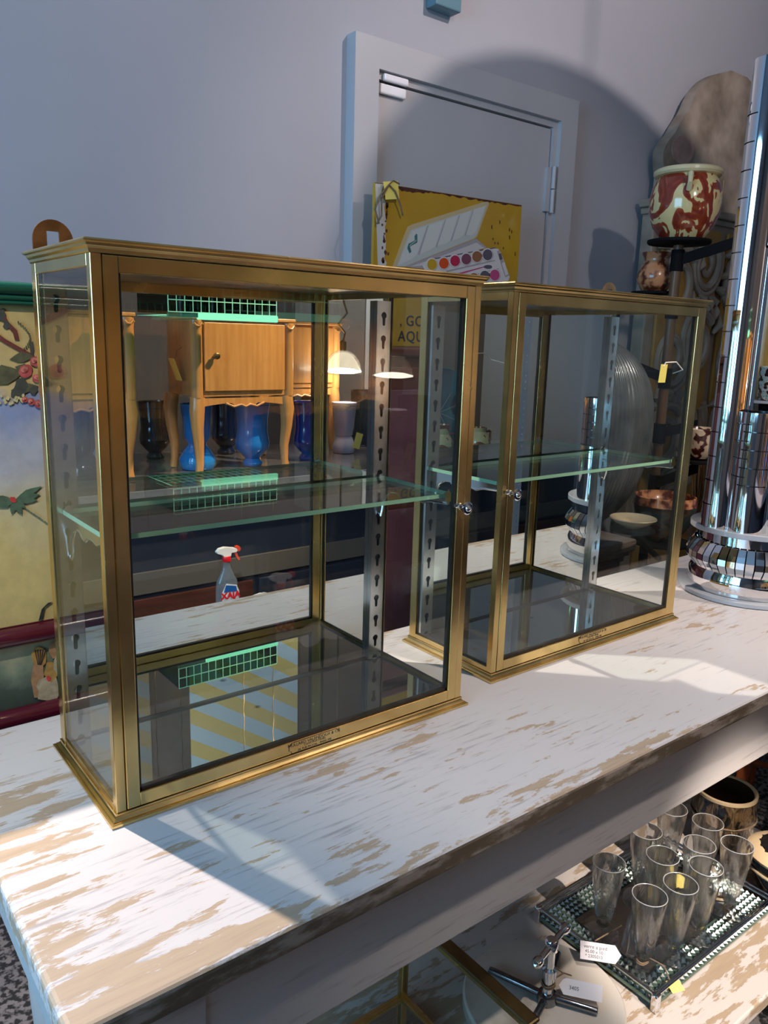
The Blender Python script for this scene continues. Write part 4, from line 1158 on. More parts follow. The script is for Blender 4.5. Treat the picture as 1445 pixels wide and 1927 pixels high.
for k in range(2):
    x0_, x1_ = .06 + k * (AW / 2 - .03), AW / 2 - .03 + k * (AW / 2 - .03)
    q = MB(); q.box(x0_, -.016, .12, x1_, -.001, ledz - .07); d_ = q.build('scroll_field', M['ochre'], arm, bevel=.004)
    # carved scrolls: spirals and leaf fans standing proud of the ochre ground
    q = MB()
    wd = x1_ - x0_
    for (fx, fz, R_, dr_, turns) in ((.30, ledz - .30, .13, 1, 1.6), (.74, ledz - .22, .10, -1, 1.5), (.30, ledz - .62, .12, -1, 1.6), (.75, ledz - .55, .12, 1, 1.6), (.32, ledz - .96, .13, 1, 1.6), (.74, ledz - .92, .11, -1, 1.5), (.5, ledz - 1.25, .12, 1, 1.5)):
        cx_, cz_ = x0_ + wd * fx, fz
        for off, rr in ((0, .020), (.030, .016)):
            pts = []
            for i in range(34):
                t = i / 33; a_ = dr_ * (t * turns * 2 * pi) + .7; ra = (R_ + off) * (1 - .80 * t)
                pts.append((cx_ + ra * cos(a_), -.020, cz_ + 1.15 * ra * sin(a_)))
            q.tube(pts, [rr * (1 - .45 * i / 33) for i in range(34)], 8)
        for i in range(6):
            a_ = dr_ * (.3 + i * .38); q.tube([(cx_ + .12 * cos(a_), -.018, cz_ + .14 * sin(a_)), (cx_ + .17 * cos(a_ + .12), -.024, cz_ + .19 * sin(a_ + .12)), (cx_ + .20 * cos(a_ + .34), -.018, cz_ + .22 * sin(a_ + .34))], [.008, .020, .004], 8)
    q.build('carved_scroll', M['grey_stone'], d_)

# ------------------------------------------------------------------ black armed display stand and the pots on it
STY = .80
p0 = P(1276, 452, 1, STY); PX_ = P(1271, 520, 1, STY).x
stand = thing('display_stand', 'brown pole display stand with black arms and round black plates by the armoire', 'stand', (PX_, STY, 0))
M['pole_brown'] = pbr('pole_brown', (.15, .085, .045), .35, spec=.3, var=.3, vscale=5, stretch=(6, 6, 1))
M['black_iron'] = pbr('black_iron', (.006, .006, .007), .7, spec=.1)
topz = p0.z
q = MB(); q.tube([(0, 0, .02), (0, 0, topz - .012)], .017, 20); q.build('pole', M['pole_brown'], stand)
q = MB(); q.lathe([(.15, 0), (.15, .012), (.03, .025), (.02, .06)], 40); q.build('foot', M['black_iron'], stand)
q = MB(); q.lathe([(.018, topz - .016), (.100, topz - .013), (.104, topz - .009), (.104, topz - .001), (.100, topz)], 48); q.build('plate', M['black_iron'], stand)


def stand_arm(zc, e, plate_r):
    """A flat black arm from the pole to e with a round plate on its end."""
    e = Vector(e) - Vector((PX_, STY, 0)); s_ = Vector((0, 0, zc)); dv = (e - s_).normalized()
    q = MB()
    side = dv.cross(Vector((0, 0, 1))).normalized()
    vs = []
    for p_ in (s_, e - dv * .0):
        for sx_, sz_ in ((-1, -1), (1, -1), (1, 1), (-1, 1)): vs.append(p_ + side * .007 * sx_ + Vector((0, 0, .017 * sz_)))
    q.add(vs, [(0, 1, 5, 4), (1, 2, 6, 5), (2, 3, 7, 6), (3, 0, 4, 7), (3, 2, 1, 0), (4, 5, 6, 7)])
    q.lathe([(.0215, zc - .035), (.0215, zc + .035)], 20)
    if plate_r: q.lathe([(plate_r * .3, .017), (plate_r, .020), (plate_r, .028), (.001, .0285)], 40, c=e)
    return q.build('arm', M['black_iron'], stand)


zb = P(1230, 549, 1, .90)
stand_arm(zb.z - .06, (zb.x, .90, zb.z - .0285), .078)
z1_ = P(1284, 492, 1, STY).z
e1 = P(1390, 454, 1, .62); stand_arm(z1_, e1, 0)
z2_ = P(1247, 712, 1, STY).z; e2 = P(1172, 680, 1, .98); stand_arm(z2_, e2, 0)
z3_ = P(1243, 815, 1, STY).z; e3 = P(1312, 799, 1, .70); stand_arm(z3_, e3, 0)
z4_ = P(1240, 905, 1, STY).z; e4 = P(1313, 862, 1, .60); stand_arm(z4_ - .01, (e4.x, .60, e4.z - .0330), .075)
z5_ = P(1228, 1030, 1, STY).z
# pots
m, nt, out = new_mat('drip_glaze')
b = N(nt, 'ShaderNodeBsdfPrincipled'); b.inputs['Roughness'].default_value = .15; b.inputs['Coat Weight'].default_value = .5; nt.links.new(b.outputs[0], out.inputs[0])
v = coords(nt, (9, 9, 7)); n_ = N(nt, 'ShaderNodeTexNoise'); n_.inputs['Scale'].default_value = 1.1; n_.inputs['Detail'].default_value = 2.2; n_.inputs['Distortion'].default_value = 2.6
nt.links.new(v, n_.inputs['Vector'])
r = ramp(nt, [(.40, (.20, .025, .012)), (.505, (.33, .06, .022)), (.515, (.72, .58, .27)), (.72, (.68, .55, .27)), (.74, (.28, .05, .02))]); nt.links.new(n_.outputs['Fac'], r.inputs[0]); nt.links.new(r.outputs[0], b.inputs['Base Color'])
M['drip_glaze'] = m
M['cream_rim'] = pbr('cream_rim', (.70, .60, .34), .25, var=.12, coat=.3)
vz = thing('marbled_pot', 'round red and cream marbled pot on the top plate of the display stand', 'pot', (PX_ + .012, STY, topz + .001))
q = MB(); q.lathe([(.066, 0), (.072, .006), (.098, .040), (.114, .085), (.117, .125), (.110, .165), (.099, .192), (.094, .200)], 56, close=False); q.lathe([(.001, 0), (.066, 0)], 56, close=False); q.lathe([(.001, .02), (.09, .10), (.088, .20)], 40, close=False); q.build('pot_body', M['drip_glaze'], vz)
q = MB(); q.lathe([(.094, .200), (.106, .203), (.111, .210), (.110, .219), (.103, .224), (.090, .222), (.088, .205)], 56, close=False); q.build('pot_rim', M['cream_rim'], vz)
for k in (0, 1):
    a_ = -2.5 + k * 3.3
    q = MB(); q.tube([(.090 * cos(a_), .090 * sin(a_), .195), (.128 * cos(a_), .128 * sin(a_), .190), (.135 * cos(a_), .135 * sin(a_), .165), (.114 * cos(a_), .114 * sin(a_), .145)], [.010, .009, .008, .010], 10); q.build('lug_handle', M['cream_rim'], vz)
a_ = -.75
q = MB(); q.flat([[(-.022, -.075), (.016, -.08), (.020, .0), (-.014, .004)]], .001, Matrix.Translation((.118 * cos(a_), .118 * sin(a_), .188)) @ Matrix.Rotation(.55, 4, 'Z') @ XZ)
tagp = tag(q.build('price_tag', M['tag_yellow'], None, (PX_ + .012, STY, topz)), 'pale yellow tag hanging from the rim of the round red marbled pot', 'price tag')
M['speckle'] = pbr('speckle', (.55, .24, .11), .25, col2=(.10, .022, .010), vscale=34, detail=3, lo=.42, hi=.58, coat=.4)
bv = MB(); bv.lathe([(.040, 0), (.046, .006), (.062, .034), (.064, .055), (.052, .085), (.043, .100), (.043, .112), (.050, .124), (.052, .132), (.046, .133), (.038, .112), (.030, .06)], 48, close=False); bv.lathe([(.001, 0), (.040, 0)], 48, close=False)
tag(bv.build('speckled_vase', M['speckle'], None, (zb.x, .90, zb.z + .0008)), 'small brown speckled vase on the lower black plate beside the stand pole', 'vase')
M['chevron'] = marbled('chevron', [(.0, (.05, .012, .010)), (.42, (.10, .022, .015)), (.50, (.62, .45, .30)), (.95, (.70, .55, .38))], 9, 7, .2)
sb = MB(); sb.lathe([(.030, 0), (.036, .008), (.052, .040), (.058, .075), (.060, .098), (.056, .100), (.048, .07), (.001, .02)], 48, close=False); sb.lathe([(.001, 0), (.030, 0)], 40, close=False)
tag(sb.build('striped_bowl', M['chevron'], None, (e4.x, .60, e4.z + .0008)), 'cream and dark brown striped bowl on a stand plate beside the chrome tubes', 'bowl')

# furniture and wares behind the second case
M['weathered'] = pbr('weathered', (.23, .18, .155), .8, col2=(.10, .075, .065), vscale=4, stretch=(2, 2, 16), bump=.4, bscale=12)
p_ = P(1188, 1012, 1, .52)
pl_ = thing('wooden_plinth', 'grey weathered wooden plinth behind the second brass case', 'plinth', (1.36, .50, 0))
PW = p_.x - 1.36; PH = p_.z
q = MB(); q.box(.03, .03, 0, PW - .03, .32, PH - .07); q.build('plinth_body', M['weathered'], pl_, bevel=.004)
q = MB(); q.box(0, 0, PH - .035, PW, .34, PH); q.box(.012, .012, PH - .052, PW - .012, .328, PH - .035); q.box(.022, .022, PH - .070, PW - .022, .318, PH - .052); q.build('plinth_cap', M['weathered'], pl_, bevel=.004)
c_ = P(1104, 790, 1, .68)
M['ribbed_grey'] = pbr('ribbed_grey', (.125, .13, .13), .28, col2=(.07, .075, .075), vscale=20, bump=.1, coat=.3)
q = MB(); R_ = .188; prof = []
zc_ = c_.z - PH
for i in range(31):
    t = -1 + 2 * i / 30
    rr = R_ * (1 - abs(t) ** 2.3) ** .5 if abs(t) < 1 else .0
    prof.append((max(rr, .05), zc_ + (.24 if t > 0 else zc_ * .96) * t))
q.lathe([(.05, .0)] + prof, 480, rfun=lambda a, i: 1 + .009 * cos(a * 80))
tag(q.build('ribbed_vase', M['ribbed_grey'], None, (c_.x, .68, PH), angle=60), 'large round grey ribbed ceramic vase standing on the weathered plinth', 'vase')
M['drip_dark'] = marbled('drip_dark', [(.0, (.030, .045, .036)), (.45, (.05, .055, .04)), (.55, (.10, .045, .025)), (1, (.025, .022, .02))], 3, 5, .15, stretch=(1, 1, 2))
lowt = thing('black_plate_stand', 'low black iron two plate stand behind the second case', 'plate stand', (P(1215, 1000, 1, .62).x, .62, 0))
zp = P(1190, 992, 1, .44).z; zq = P(1244, 1016, 1, .60).z
xa, xb = P(1190, 990, 1, .44).x - lowt.location.x, P(1246, 985, 1, .60).x - lowt.location.x
q = MB(); q.lathe([(.14, 0), (.14, .014), (.02, .03), (.014, zq - .01)], 32); q.tube([(xa, -.18, zp - .012), (xb * .2, -.05, zq - .05)], .009, 10); q.build('stem', M['black_iron'], lowt)
q = MB(); q.lathe([(.02, zp - .014), (.060, zp - .010), (.060, zp - .002), (.001, zp - .0015)], 40, c=(xa, -.18, 0)); q.build('plate', M['black_iron'], lowt)
q = MB(); q.lathe([(.02, zq - .014), (.095, zq - .010), (.095, zq - .002), (.001, zq - .0015)], 40, c=(xb, -.02, 0)); q.build('plate', M['black_iron'], lowt)
q = MB(); q.lathe([(.024, 0), (.03, .004), (.050, .014), (.064, .026), (.063, .028), (.045, .016), (.001, .010)], 48, close=False); q.lathe([(.001, 0), (.024, 0)], 40, close=False)
tag(q.build('shallow_dish', M['cream_glaze'], None, (lowt.location.x + xa, .44, zp)), 'shallow cream dish catching the light on the low black plate stand', 'dish')
bw = MB()
bw.lathe([(.001, 0), (.045, 0)], 48, close=False); bw.lathe([(.045, 0), (.055, .01), (.085, .055), (.100, .105), (.102, .122)], 48, close=False); bw.lathe([(.102, .122), (.100, .128), (.097, .148), (.093, .150), (.090, .12), (.001, .03)], 48, close=False, mi=1)
tag(bw.build('dark_bowl', [M['drip_dark'], M['speckle']], None, (lowt.location.x + xb, .60, zq + .0008)), 'deep dark green and brown drip glazed bowl behind the second case', 'bowl')
# raffia fan
rf = P(1305, 960, 1, .85)
q = MB()
for i in range(60):
    a_ = random.uniform(-.35, .75); L_r = random.uniform(.26, .40); yy = random.uniform(-.04, .04)
    q.tube([(random.uniform(-.02, .02), yy * .4, 0), (sin(a_) * L_r * .5 + .01, yy, cos(a_) * L_r * .55), (sin(a_) * L_r * 1.05 + .03 * a_, yy * 1.5, cos(a_) * L_r)], [.003, .0022, .001], 5)
q.tube([(0, 0, -rf.z + .02), (0, 0, .05)], .014, 10)
tag(q.build('raffia_brush', pbr('raffia', (.34, .19, .075), .8, var=.5, vscale=60, stretch=(1, 1, .2)), None, (rf.x + .03, .85, rf.z)), 'upright bundle of tan raffia behind the chrome lamp base', 'brush')

# second stand behind the lamp with a marbled tumbler and an amber vase
g_ = P(1447, 752, 1, .50)
s2 = thing('pedestal_stand', 'slim dark pedestal behind the chrome tubes carrying two pots', 'stand', (g_.x + .03, .53, 0))
q = MB(); q.lathe([(.14, 0), (.14, .012), (.02, .03), (.016, g_.z - .012)], 36); q.build('post', M['black_iron'], s2)
q = MB(); q.lathe([(.03, g_.z - .013), (.115, g_.z - .010), (.118, g_.z - .001), (.001, g_.z - .0005)], 48); q.build('plate', M['acrylic'], s2)
M['combed'] = marbled('combed', [(.0, (.03, .012, .008)), (.30, (.10, .05, .03)), (.38, (.56, .52, .44)), (.70, (.60, .56, .48)), (.78, (.10, .22, .15)), (.95, (.45, .50, .46))], 7, 8, .15, stretch=(1, 1, 1.6))
q = MB(); q.lathe([(.001, 0), (.050, 0)], 48, close=False); q.lathe([(.050, 0), (.054, .005), (.056, .05), (.057, .108), (.054, .110), (.050, .10), (.001, .01)], 48, close=False)
tag(q.build('marbled_tumbler', M['combed'], None, (g_.x - .015, .475, g_.z)), 'small green brown and white marbled tumbler on the pedestal behind the chrome tubes', 'tumbler')
q = MB(); q.lathe([(.001, 0), (.045, 0)], 48, close=False); q.lathe([(.045, 0), (.050, .01), (.052, .10), (.056, .22), (.062, .36), (.058, .36), (.050, .2), (.001, .02)], 48, close=False)
tag(q.build('amber_vase', pbr('amber', (.50, .29, .07), .3, var=.4, vscale=8, stretch=(4, 4, 1), coat=.4), None, (g_.x + .075, .575, g_.z)), 'tall straight amber brown vase on the pedestal beside the marbled tumbler', 'vase')

# ------------------------------------------------------------------ the shop on the other side of the aisle, seen in the mirrors
m1 = lambda x, y, yr: Vector((P(x, y, 1, 2 * MIR - yr).x, yr, P(x, y, 1, 2 * MIR - yr).z))       # seen in the first case's mirror
m2 = lambda x, y, yr: Vector((P(x, y, 1, 2 * (V2Y + MIR + .004) - yr).x, yr, P(x, y, 1, 2 * (V2Y + MIR + .004) - yr).z))
CTZ = .812
cnt = thing('display_counter', 'long dark counter with a pale edged top facing the table across the aisle', 'counter', (.10, -2.30, 0))
M['counter_top'] = pbr('counter_top', (.10, .095, .11), .12, coat=.3)
M['pale_edge'] = pbr('pale_edge', (.34, .33, .40), .3)
q = MB(); q.box(0, 0, CTZ - .012, 3.3, .86, CTZ); q.build('counter_top', M['counter_top'], cnt)
q = MB(); q.box(0, .8601, CTZ - .045, 3.3, .872, CTZ + .002); q.build('edge_strip', M['pale_edge'], cnt, bevel=.002)
q = MB(); q.box(.03, .04, 0, 3.27, .80, CTZ - .0125); q.build('counter_body', M['navy'], cnt)
q = MB(); q.box(.03, .8005, .42, 3.27, .815, .50); q.build('rail', pbr('slate', (.075, .07, .065), .5), cnt)
for i in range(6):
    q = MB(); q.box(.05 + i * .54, .8005, .04, .56 + i * .54, .812, .40); q.build('front_panel', M['dark_wood'] if i % 2 else M['navy'], cnt, bevel=.003)
# narrow step in front of the counter for the spray bottle
stp = thing('step_box', 'low dark step box in front of the counter carrying a spray bottle', 'step', (.85, -1.42, 0))
bt = m1(425, 1128, -1.32)
SBZ = bt.z - .055
q = MB(); q.box(0, 0, 0, .62, .20, SBZ); q.build('step_body', M['navy'], stp, bevel=.004)
q = MB(); q.box(-.004, -.004, SBZ - .012, .624, .204, SBZ + .0005); q.build('step_top', M['black'], stp, bevel=.002)

# spray bottle
hd = m1(428, 1048, -1.32)
SC_ = (m1(428, 1030, -1.32).z - SBZ - .0005) / .285
bo = thing('spray_bottle', 'clear cleaner spray bottle with white and red trigger head and blue label', 'spray bottle', (hd.x - .004, -1.32, SBZ + .0008))
bo.scale = (SC_, SC_, SC_)
M['bottle'] = thin_glass('bottle', (.80, .86, .92), 1.2, 1.5, 0, (.35, .42, .52), .25)
ell = lambda ax, ay: (lambda a, i: 1 / sqrt((cos(a) / ax) ** 2 + (sin(a) / ay) ** 2))
q = MB(); q.lathe([(.001, 0), (.046, 0), (.050, .004), (.050, .10), (.046, .14), (.030, .172), (.020, .195), (.0145, .215), (.0145, .232)], 48, close=False, rfun=lambda a, i: ell(1.0, .62)(a, i) if i < 6 else ell(1.0, .62 + .38 * (i - 5) / 3)(a, i)); q.build('bottle_body', M['bottle'], bo)
q = MB(); q.lathe([(.0175, .226), (.018, .228), (.018, .246), (.016, .249), (.001, .249)], 28); q.build('collar', pbr('spray_red', (.62, .01, .02), .3), bo)
# outlines drawn as they read from the aisle (+y side)
q = MB(); q.flat([[(-.016, .249), (-.018, .262), (-.040, .262), (-.046, .270), (-.040, .278), (.010, .288), (.034, .284), (.046, .272), (.044, .266), (.022, .258), (.016, .249)]], .022, at(0, 0, 0) @ XZF); q.build('spray_head', M['plastic_white'], bo, bevel=.004)
q = MB(); q.flat([[(-.046, .263), (-.058, .264), (-.062, .274), (-.056, .285), (-.040, .2845), (-.044, .272)]], .018, XZF); q.build('nozzle', pbr('nozzle_red', (.75, .06, .02), .3), bo, bevel=.003)
q = MB(); q.flat([[(-.034, .262), (-.044, .262), (-.052, .240), (-.060, .226), (-.052, .224), (-.042, .240)]], .010, XZF); q.build('trigger', pbr('trigger_red', (.78, .10, .05), .3), bo, bevel=.002)
q = MB(); q.flat([[(-.038, .02), (.036, .02), (.040, .10), (.018, .140), (-.028, .128), (-.040, .10)]], .0012, at(0, .0315, 0) @ XZF, 0)
q.flat([[(-.030, .100), (.030, .104), (.020, .134), (-.026, .124)]], .0012, at(0, .0325, 0) @ XZF, 1)
q.text('AJAX', .037, .0012, at(0, .0335, .076) @ XZF, 2, 'CENTER', bold=.0016)
q.build('label', [pbr('label_white', (.66, .70, .78), .4), pbr('label_blue', (.01, .10, .38), .4), pbr('label_red', (.66, .01, .03), .4)], bo)
q = MB(); rp = m1(500, 1120, -1.30)
pts = []
cl = MB(); vs = []; nn = 12
for i in range(nn + 1):
    for j in range(nn + 1):
        u, v_ = i / nn, j / nn; r_ = sqrt((u - .5) ** 2 + (v_ - .5) ** 2)
        vs.append(((u - .5) * .16, (v_ - .5) * .14, max(.002, .055 * (1 - r_ * 1.6) + .012 * sin(9 * u + 4 * v_) * cos(7 * v_ - 3 * u))))
cl.add(vs, [(i * (nn + 1) + j, (i + 1) * (nn + 1) + j, (i + 1) * (nn + 1) + j + 1, i * (nn + 1) + j + 1) for i in range(nn) for j in range(nn)], 0, True)
tag(cl.build('cleaning_cloth', pbr('cloth_white', (.55, .54, .58), .9, bump=.2, bscale=60), None, (rp.x - .01, -1.325, SBZ + .001)), 'crumpled white cloth beside the spray bottle on the dark step', 'cloth')


# nightstands on cabriole legs
def nightstand(loc, label, shade=0):
    o = thing('nightstand', label, 'nightstand', loc, 0, 'honey wood nightstands on the counter')
    W_, D2, z0, z1 = .44, .30, .305, .600
    wood = M['honey'] if not shade else M['honey']
    q = MB(); q.box(.02, .01, z0, W_ - .02, D2 - .012, z1 - .006); q.build('case', wood, o, bevel=.002)
    q = MB(); q.box(-.004, -.004, z1 - .006, W_ + .004, D2 + .004, z1 + .008); q.build('top', wood, o, bevel=.003)
    q = MB(); q.box(.045, D2 - .0115, z0 + .022, W_ - .045, D2 - .001, z1 - .016); d_ = q.build('door', wood, o, bevel=.002)
    q = MB(); kx_ = .085
    q.tube([(kx_, D2, z0 + .155), (kx_, D2 + .014, z0 + .155), (kx_, D2 + .0145, z0 + .155), (kx_, D2 + .024, z0 + .155), (kx_, D2 + .026, z0 + .155)], [.006, .006, .012, .012, .008], 20); q.build('knob', M['old_brass'], d_)
    for x in (.020, W_ - .020):
        q = MB(); q.lathe([(.021, z0 - .003), (.0225, z0 + .01), (.0225, z1 - .04), (.024, z1 - .035), (.024, z1 - .008), (.018, z1 - .006)], 24, c=(x, D2 - .020, 0)); q.build('corner_column', wood, o)
        q = MB(); q.tube([(x - .016, D2 + .001, z1 - .020), (x - .008, D2 + .006, z1 - .030), (x + .004, D2 + .006, z1 - .030), (x + .014, D2 + .003, z1 - .018), (x + .018, D2, z1 - .024)], .0045, 8); q.build('carved_scroll', wood, o)
    q = MB(); a0 = z0 - .006
    out_ = [(.03, a0), (W_ - .03, a0), (W_ - .03, a0 - .040)]
    for i in range(25):
        t = i / 24; x = W_ - .05 - (W_ - .10) * t
        out_.append((x, a0 - .030 + .012 * (1 - (2 * t - 1) ** 2) - (.014 * abs(sin(3 * pi * (t - .33) / .34)) if .33 < t < .67 else 0)))
    out_.append((.03, a0 - .040))
    q.flat([out_], .014, at(0, D2 - .020, 0) @ XZ); q.build('scalloped_apron', wood, o, bevel=.0015)
    q = MB(); q.tube([(W_ / 2 - .085, D2 - .012, a0 - .020), (W_ / 2 - .05, D2 - .009, a0 - .034), (W_ / 2 - .02, D2 - .008, a0 - .026), (W_ / 2, D2 - .008, a0 - .034), (W_ / 2 + .02, D2 - .008, a0 - .026), (W_ / 2 + .05, D2 - .009, a0 - .034), (W_ / 2 + .085, D2 - .012, a0 - .020)], .0045, 8); q.build('carved_edge', wood, o)
    for sx_ in (0, 1):
        for sy_ in (0, 1):
            x = .026 if not sx_ else W_ - .026; y = .03 if not sy_ else D2 - .030
            ox, oy = (-1 if not sx_ else 1), (-1 if not sy_ else 1)
            pts = [(x, y, a0 + .004), (x + .006 * ox, y + .005 * oy, a0 - .05), (x + .004 * ox, y + .003 * oy, a0 - .12), (x - .004 * ox, y - .003 * oy, a0 - .20), (x - .004 * ox, y, .04), (x + .002 * ox, y + .002 * oy, 0)]
            q = MB(); q.tube(pts, [.030, .030, .024, .019, .016, .016], 10); q.build('leg', wood, o)
    return o


nl, nr = m1(366, 740, -1.60), m1(552, 740, -1.60)
nsc = (nr.x - nl.x) / .44
n1 = nightstand((nl.x, -1.60 - .30, CTZ + .0025), 'honey wood nightstand with one door on curved legs, blue vases under it')
n2 = copy_tree(n1); n2.location = (m1(262, 680, -1.60).x - .452, -1.90, CTZ + .0025); n2['label'] = 'second honey wood nightstand beside the dark glass vases, nearer the window'
n3 = copy_tree(n1); n3.location = (nl.x + .50, -2.29, CTZ + .0025); n3['label'] = 'honey wood nightstand set farther back beside the white vase'
q = MB(); a = m1(312, 695, -1.75); q.flat([[(-.028, -.045), (.028, -.045), (.028, .045), (-.028, .045)]], .001, Matrix.Translation((n1.location.x - .012, -1.745, a.z)) @ Matrix.Rotation(radians(90), 4, 'Z') @ Matrix.Rotation(radians(-20), 4, 'X') @ XZ)
tgn = thing('price_tag', 'pale yellow paper tag hung on the side of the honey wood nightstand', 'price tag', (0, 0, 0)); q.build('card', M['tag_yellow'], tgn)
q = MB(); q.tube([(n1.location.x + .018, -1.745, a.z + .085), (n1.location.x - .004, -1.745, a.z + .07), (n1.location.x - .012, -1.745, a.z + .035)], .0014, 6); q.build('string', M['twine'], tgn)


def vase(name, label, loc, prof, mat, h, group=None, rim=None):
    q = MB(); k = h / prof[-1][1]
    pf = [(r * k, z * k) for r, z in prof]
    q.lathe([(.001, 0)] + pf + [(pf[-1][0] * .90, pf[-1][1] * .995), (pf[-1][0] * .80, pf[-1][1] * .5), (.001, pf[-1][1] * .1)], 56, close=False)
    return tag(q.build(name, mat, None, loc), label, 'vase', group)


M['blue_glass'] = pbr('blue_glass', (.012, .20, .66), .10, coat=.6, var=.2)
M['cobalt'] = pbr('cobalt', (.006, .012, .16), .12, coat=.5)
M['ink_glass'] = pbr('ink_glass', (.004, .008, .03), .1, coat=.5)
M['opaline'] = pbr('opaline', (.50, .50, .66), .15, coat=.5)
M['dark_glass'] = pbr('dark_glass', (.010, .014, .014), .08, coat=.6)
cup = [(.040, 0), (.045, .01), (.030, .030), (.045, .045), (.070, .075), (.073, .10), (.064, .15), (.066, .20), (.074, .26), (.077, .275)]
flare = [(.060, 0), (.068, .015), (.070, .04), (.050, .075), (.034, .095), (.040, .11), (.050, .17), (.062, .25)]
zc0 = CTZ + .0025
b1 = m1(470, 760, -1.78)
vase('blue_vase', 'bright blue glass vase standing between the legs of the honey nightstand', (b1.x, -1.76, zc0), cup, M['blue_glass'], .272)
b2 = m1(372, 770, -1.80)
vase('blue_vase', 'bright blue flared glass vase half hidden behind the curved nightstand leg', (b2.x - .01, -1.79, zc0), flare, M['blue_glass'], .265)
b3 = m1(565, 765, -1.80)
vase('cobalt_vase', 'dark cobalt glass vase beside the honey nightstand', (b3.x + .03, -1.78, zc0), cup, M['cobalt'], .26)
b4 = m1(425, 770, -2.12)
vase('ink_vase', 'near black blue glass vase behind the bright blue ones', (b4.x, -2.12, zc0), cup, M['ink_glass'], .27)
wv = m1(648, 757, -1.90)
vase('opaline_vase', 'pale lilac white opaline vase with fine gold rings, yellow tag at its foot', (wv.x, -1.90, zc0), [(.058, 0), (.062, .012), (.066, .045), (.050, .085), (.044, .095), (.050, .102), (.050, .112), (.052, .118), (.072, .285)], M['opaline'], wv.z - zc0)
q = MB()
for dz in (.004, .012, .020, .028): q.tube([(.0735 * cos(a_) * (1 - dz * .8), .0735 * sin(a_) * (1 - dz * .8), -dz) for a_ in [2 * pi * i / 40 for i in range(40)]], .0012, 6, closed=True)
q.flat([[(-.020, -.045), (.020, -.045), (.020, .03), (-.020, .03)]], .001, Matrix.Translation((.03, .078, -.17)) @ Matrix.Rotation(.3, 4, 'Y') @ XZF, 1)
ov = [o for o in C.objects if o.name == 'opaline_vase'][0]
gr = q.build('gold_rings', [M['brass'], M['tag_yellow']], ov, (0, 0, wv.z - zc0))
bk = m1(690, 735, -2.05)
vase('black_vase', 'large near black glass vase behind the opaline one', (bk.x + .02, -2.08, zc0), [(.085, 0), (.092, .01), (.090, .20), (.094, .33)], M['dark_glass'], bk.z - zc0)
for px_, y_, lab, pf_, mt in ((172, -2.06, 'grey opaline vase near the window end of the counter', cup, M['opaline']),
                              (152, -1.75, 'dark smoky glass vase between the legs of the window end nightstand', flare, M['dark_glass']),
                              (290, -2.12, 'black glass vase standing far back between the two nightstands', cup, M['dark_glass'])):
    a = m1(px_, 790, y_)
    vase('smoky_vase', lab, (a.x, y_, zc0), pf_, mt, .25)

# bell glass lamp over the opaline vase
la = m1(640, 704, -1.90)
lt = thing('bell_lamp', 'hanging lamp with a clear glass bell shade glowing over the opaline vase', 'lamp', (la.x, -1.88, la.z))
M['bell'] = thin_glass('bell', (.86, .86, .84), 1.6, 1.5, 0, (.6, .56, .5), .05)
q = MB(); q.lathe([(.092, 0), (.090, .018), (.080, .060), (.058, .092), (.030, .108), (.014, .112)], 48, close=False); q.build('bell_shade', M['bell'], lt)
q = MB(); q.lathe([(.001, .004), (.050, .005), (.086, .012), (.088, .016), (.05, .026), (.001, .030)], 40, close=False); q.build('glowing_diffuser', emitter('lamp_glow', (1.0, .80, .64), 22), lt)
q = MB(); q.lathe([(.014, .108), (.016, .118), (.016, .150), (.008, .158), (.004, .160)], 24); q.build('socket', M['old_brass'], lt)
q = MB(); zt_ = CZ - la.z
q.tube([(0, 0, .155), (.01, 0, .19), (-.03, 0, .23), (.02, 0, .28), (0, 0, .33), (0, 0, zt_ - .012)], .005, 8); q.lathe([(.04, zt_ - .02), (.045, zt_)], 24); q.build('hanging_arm', M['old_brass'], lt)

# green wired glass box lantern hung in front of the nightstand
ga, gb = m1(372, 594, -1.24), m1(520, 598, -1.24)
GX = .10
GW, GD, GH = gb.x - ga.x + GX, .26, .085
ln = thing('glass_lantern', 'shallow hanging box lantern of green wired glass with a glowing mint edge', 'lantern', (ga.x - GX, -1.24 - GD, ga.z))
M['green_pane'] = thin_glass('green_pane', (.16, .42, .30), 0.3, 1.5)
M['glowing_wire'] = pbr('glowing_wire', (.40, .80, .58), .4, emit=(.25, .85, .50), estr=.12)  # mint emission in the wire stands in for light from the glowing edge
M['green_rim'] = emitter('green_rim', (.32, 1.0, .60), .85)
q = MB(); q.box(GX, GD - .010, -.012, GW + .004, GD + .006, .010); q.build('glowing_edge', M['green_rim'], ln, bevel=.003)
q = MB(); q.box(0, GD - .010, -.006, GX - .0005, GD + .004, .008); q.build('dark_edge', M['green_lacquer'], ln)
for b_ in ((0, GD - .003, .008, GW, GD, GH), (0, 0, .008, GW, .003, GH), (0, .003, .008, .003, GD - .003, GH), (GW - .003, .003, .008, GW, GD - .003, GH), (0, 0, 0, GW, GD - .011, .003)):
    q = MB(); q.box(*b_); q.build('glass_panel', M['green_pane'], ln)
q = MB()
for i in range(15):
    x_ = GW * i / 14
    q.box(x_ - .0010, GD + .0002, .008, x_ + .0010, GD + .002, GH); q.box(x_ - .0014, 0, -.002, x_ + .0014, GD - .012, -.0002)
for k in range(3): q.box(0, GD + .0002, .008 + k * (GH - .011) / 2, GW, GD + .002, .011 + k * (GH - .011) / 2)
for k in range(6): q.box(0, k * (GD - .015) / 5, -.002, GW, k * (GD - .015) / 5 + .0028, -.0002)
q.build('wire_grid', M['glowing_wire'], ln)
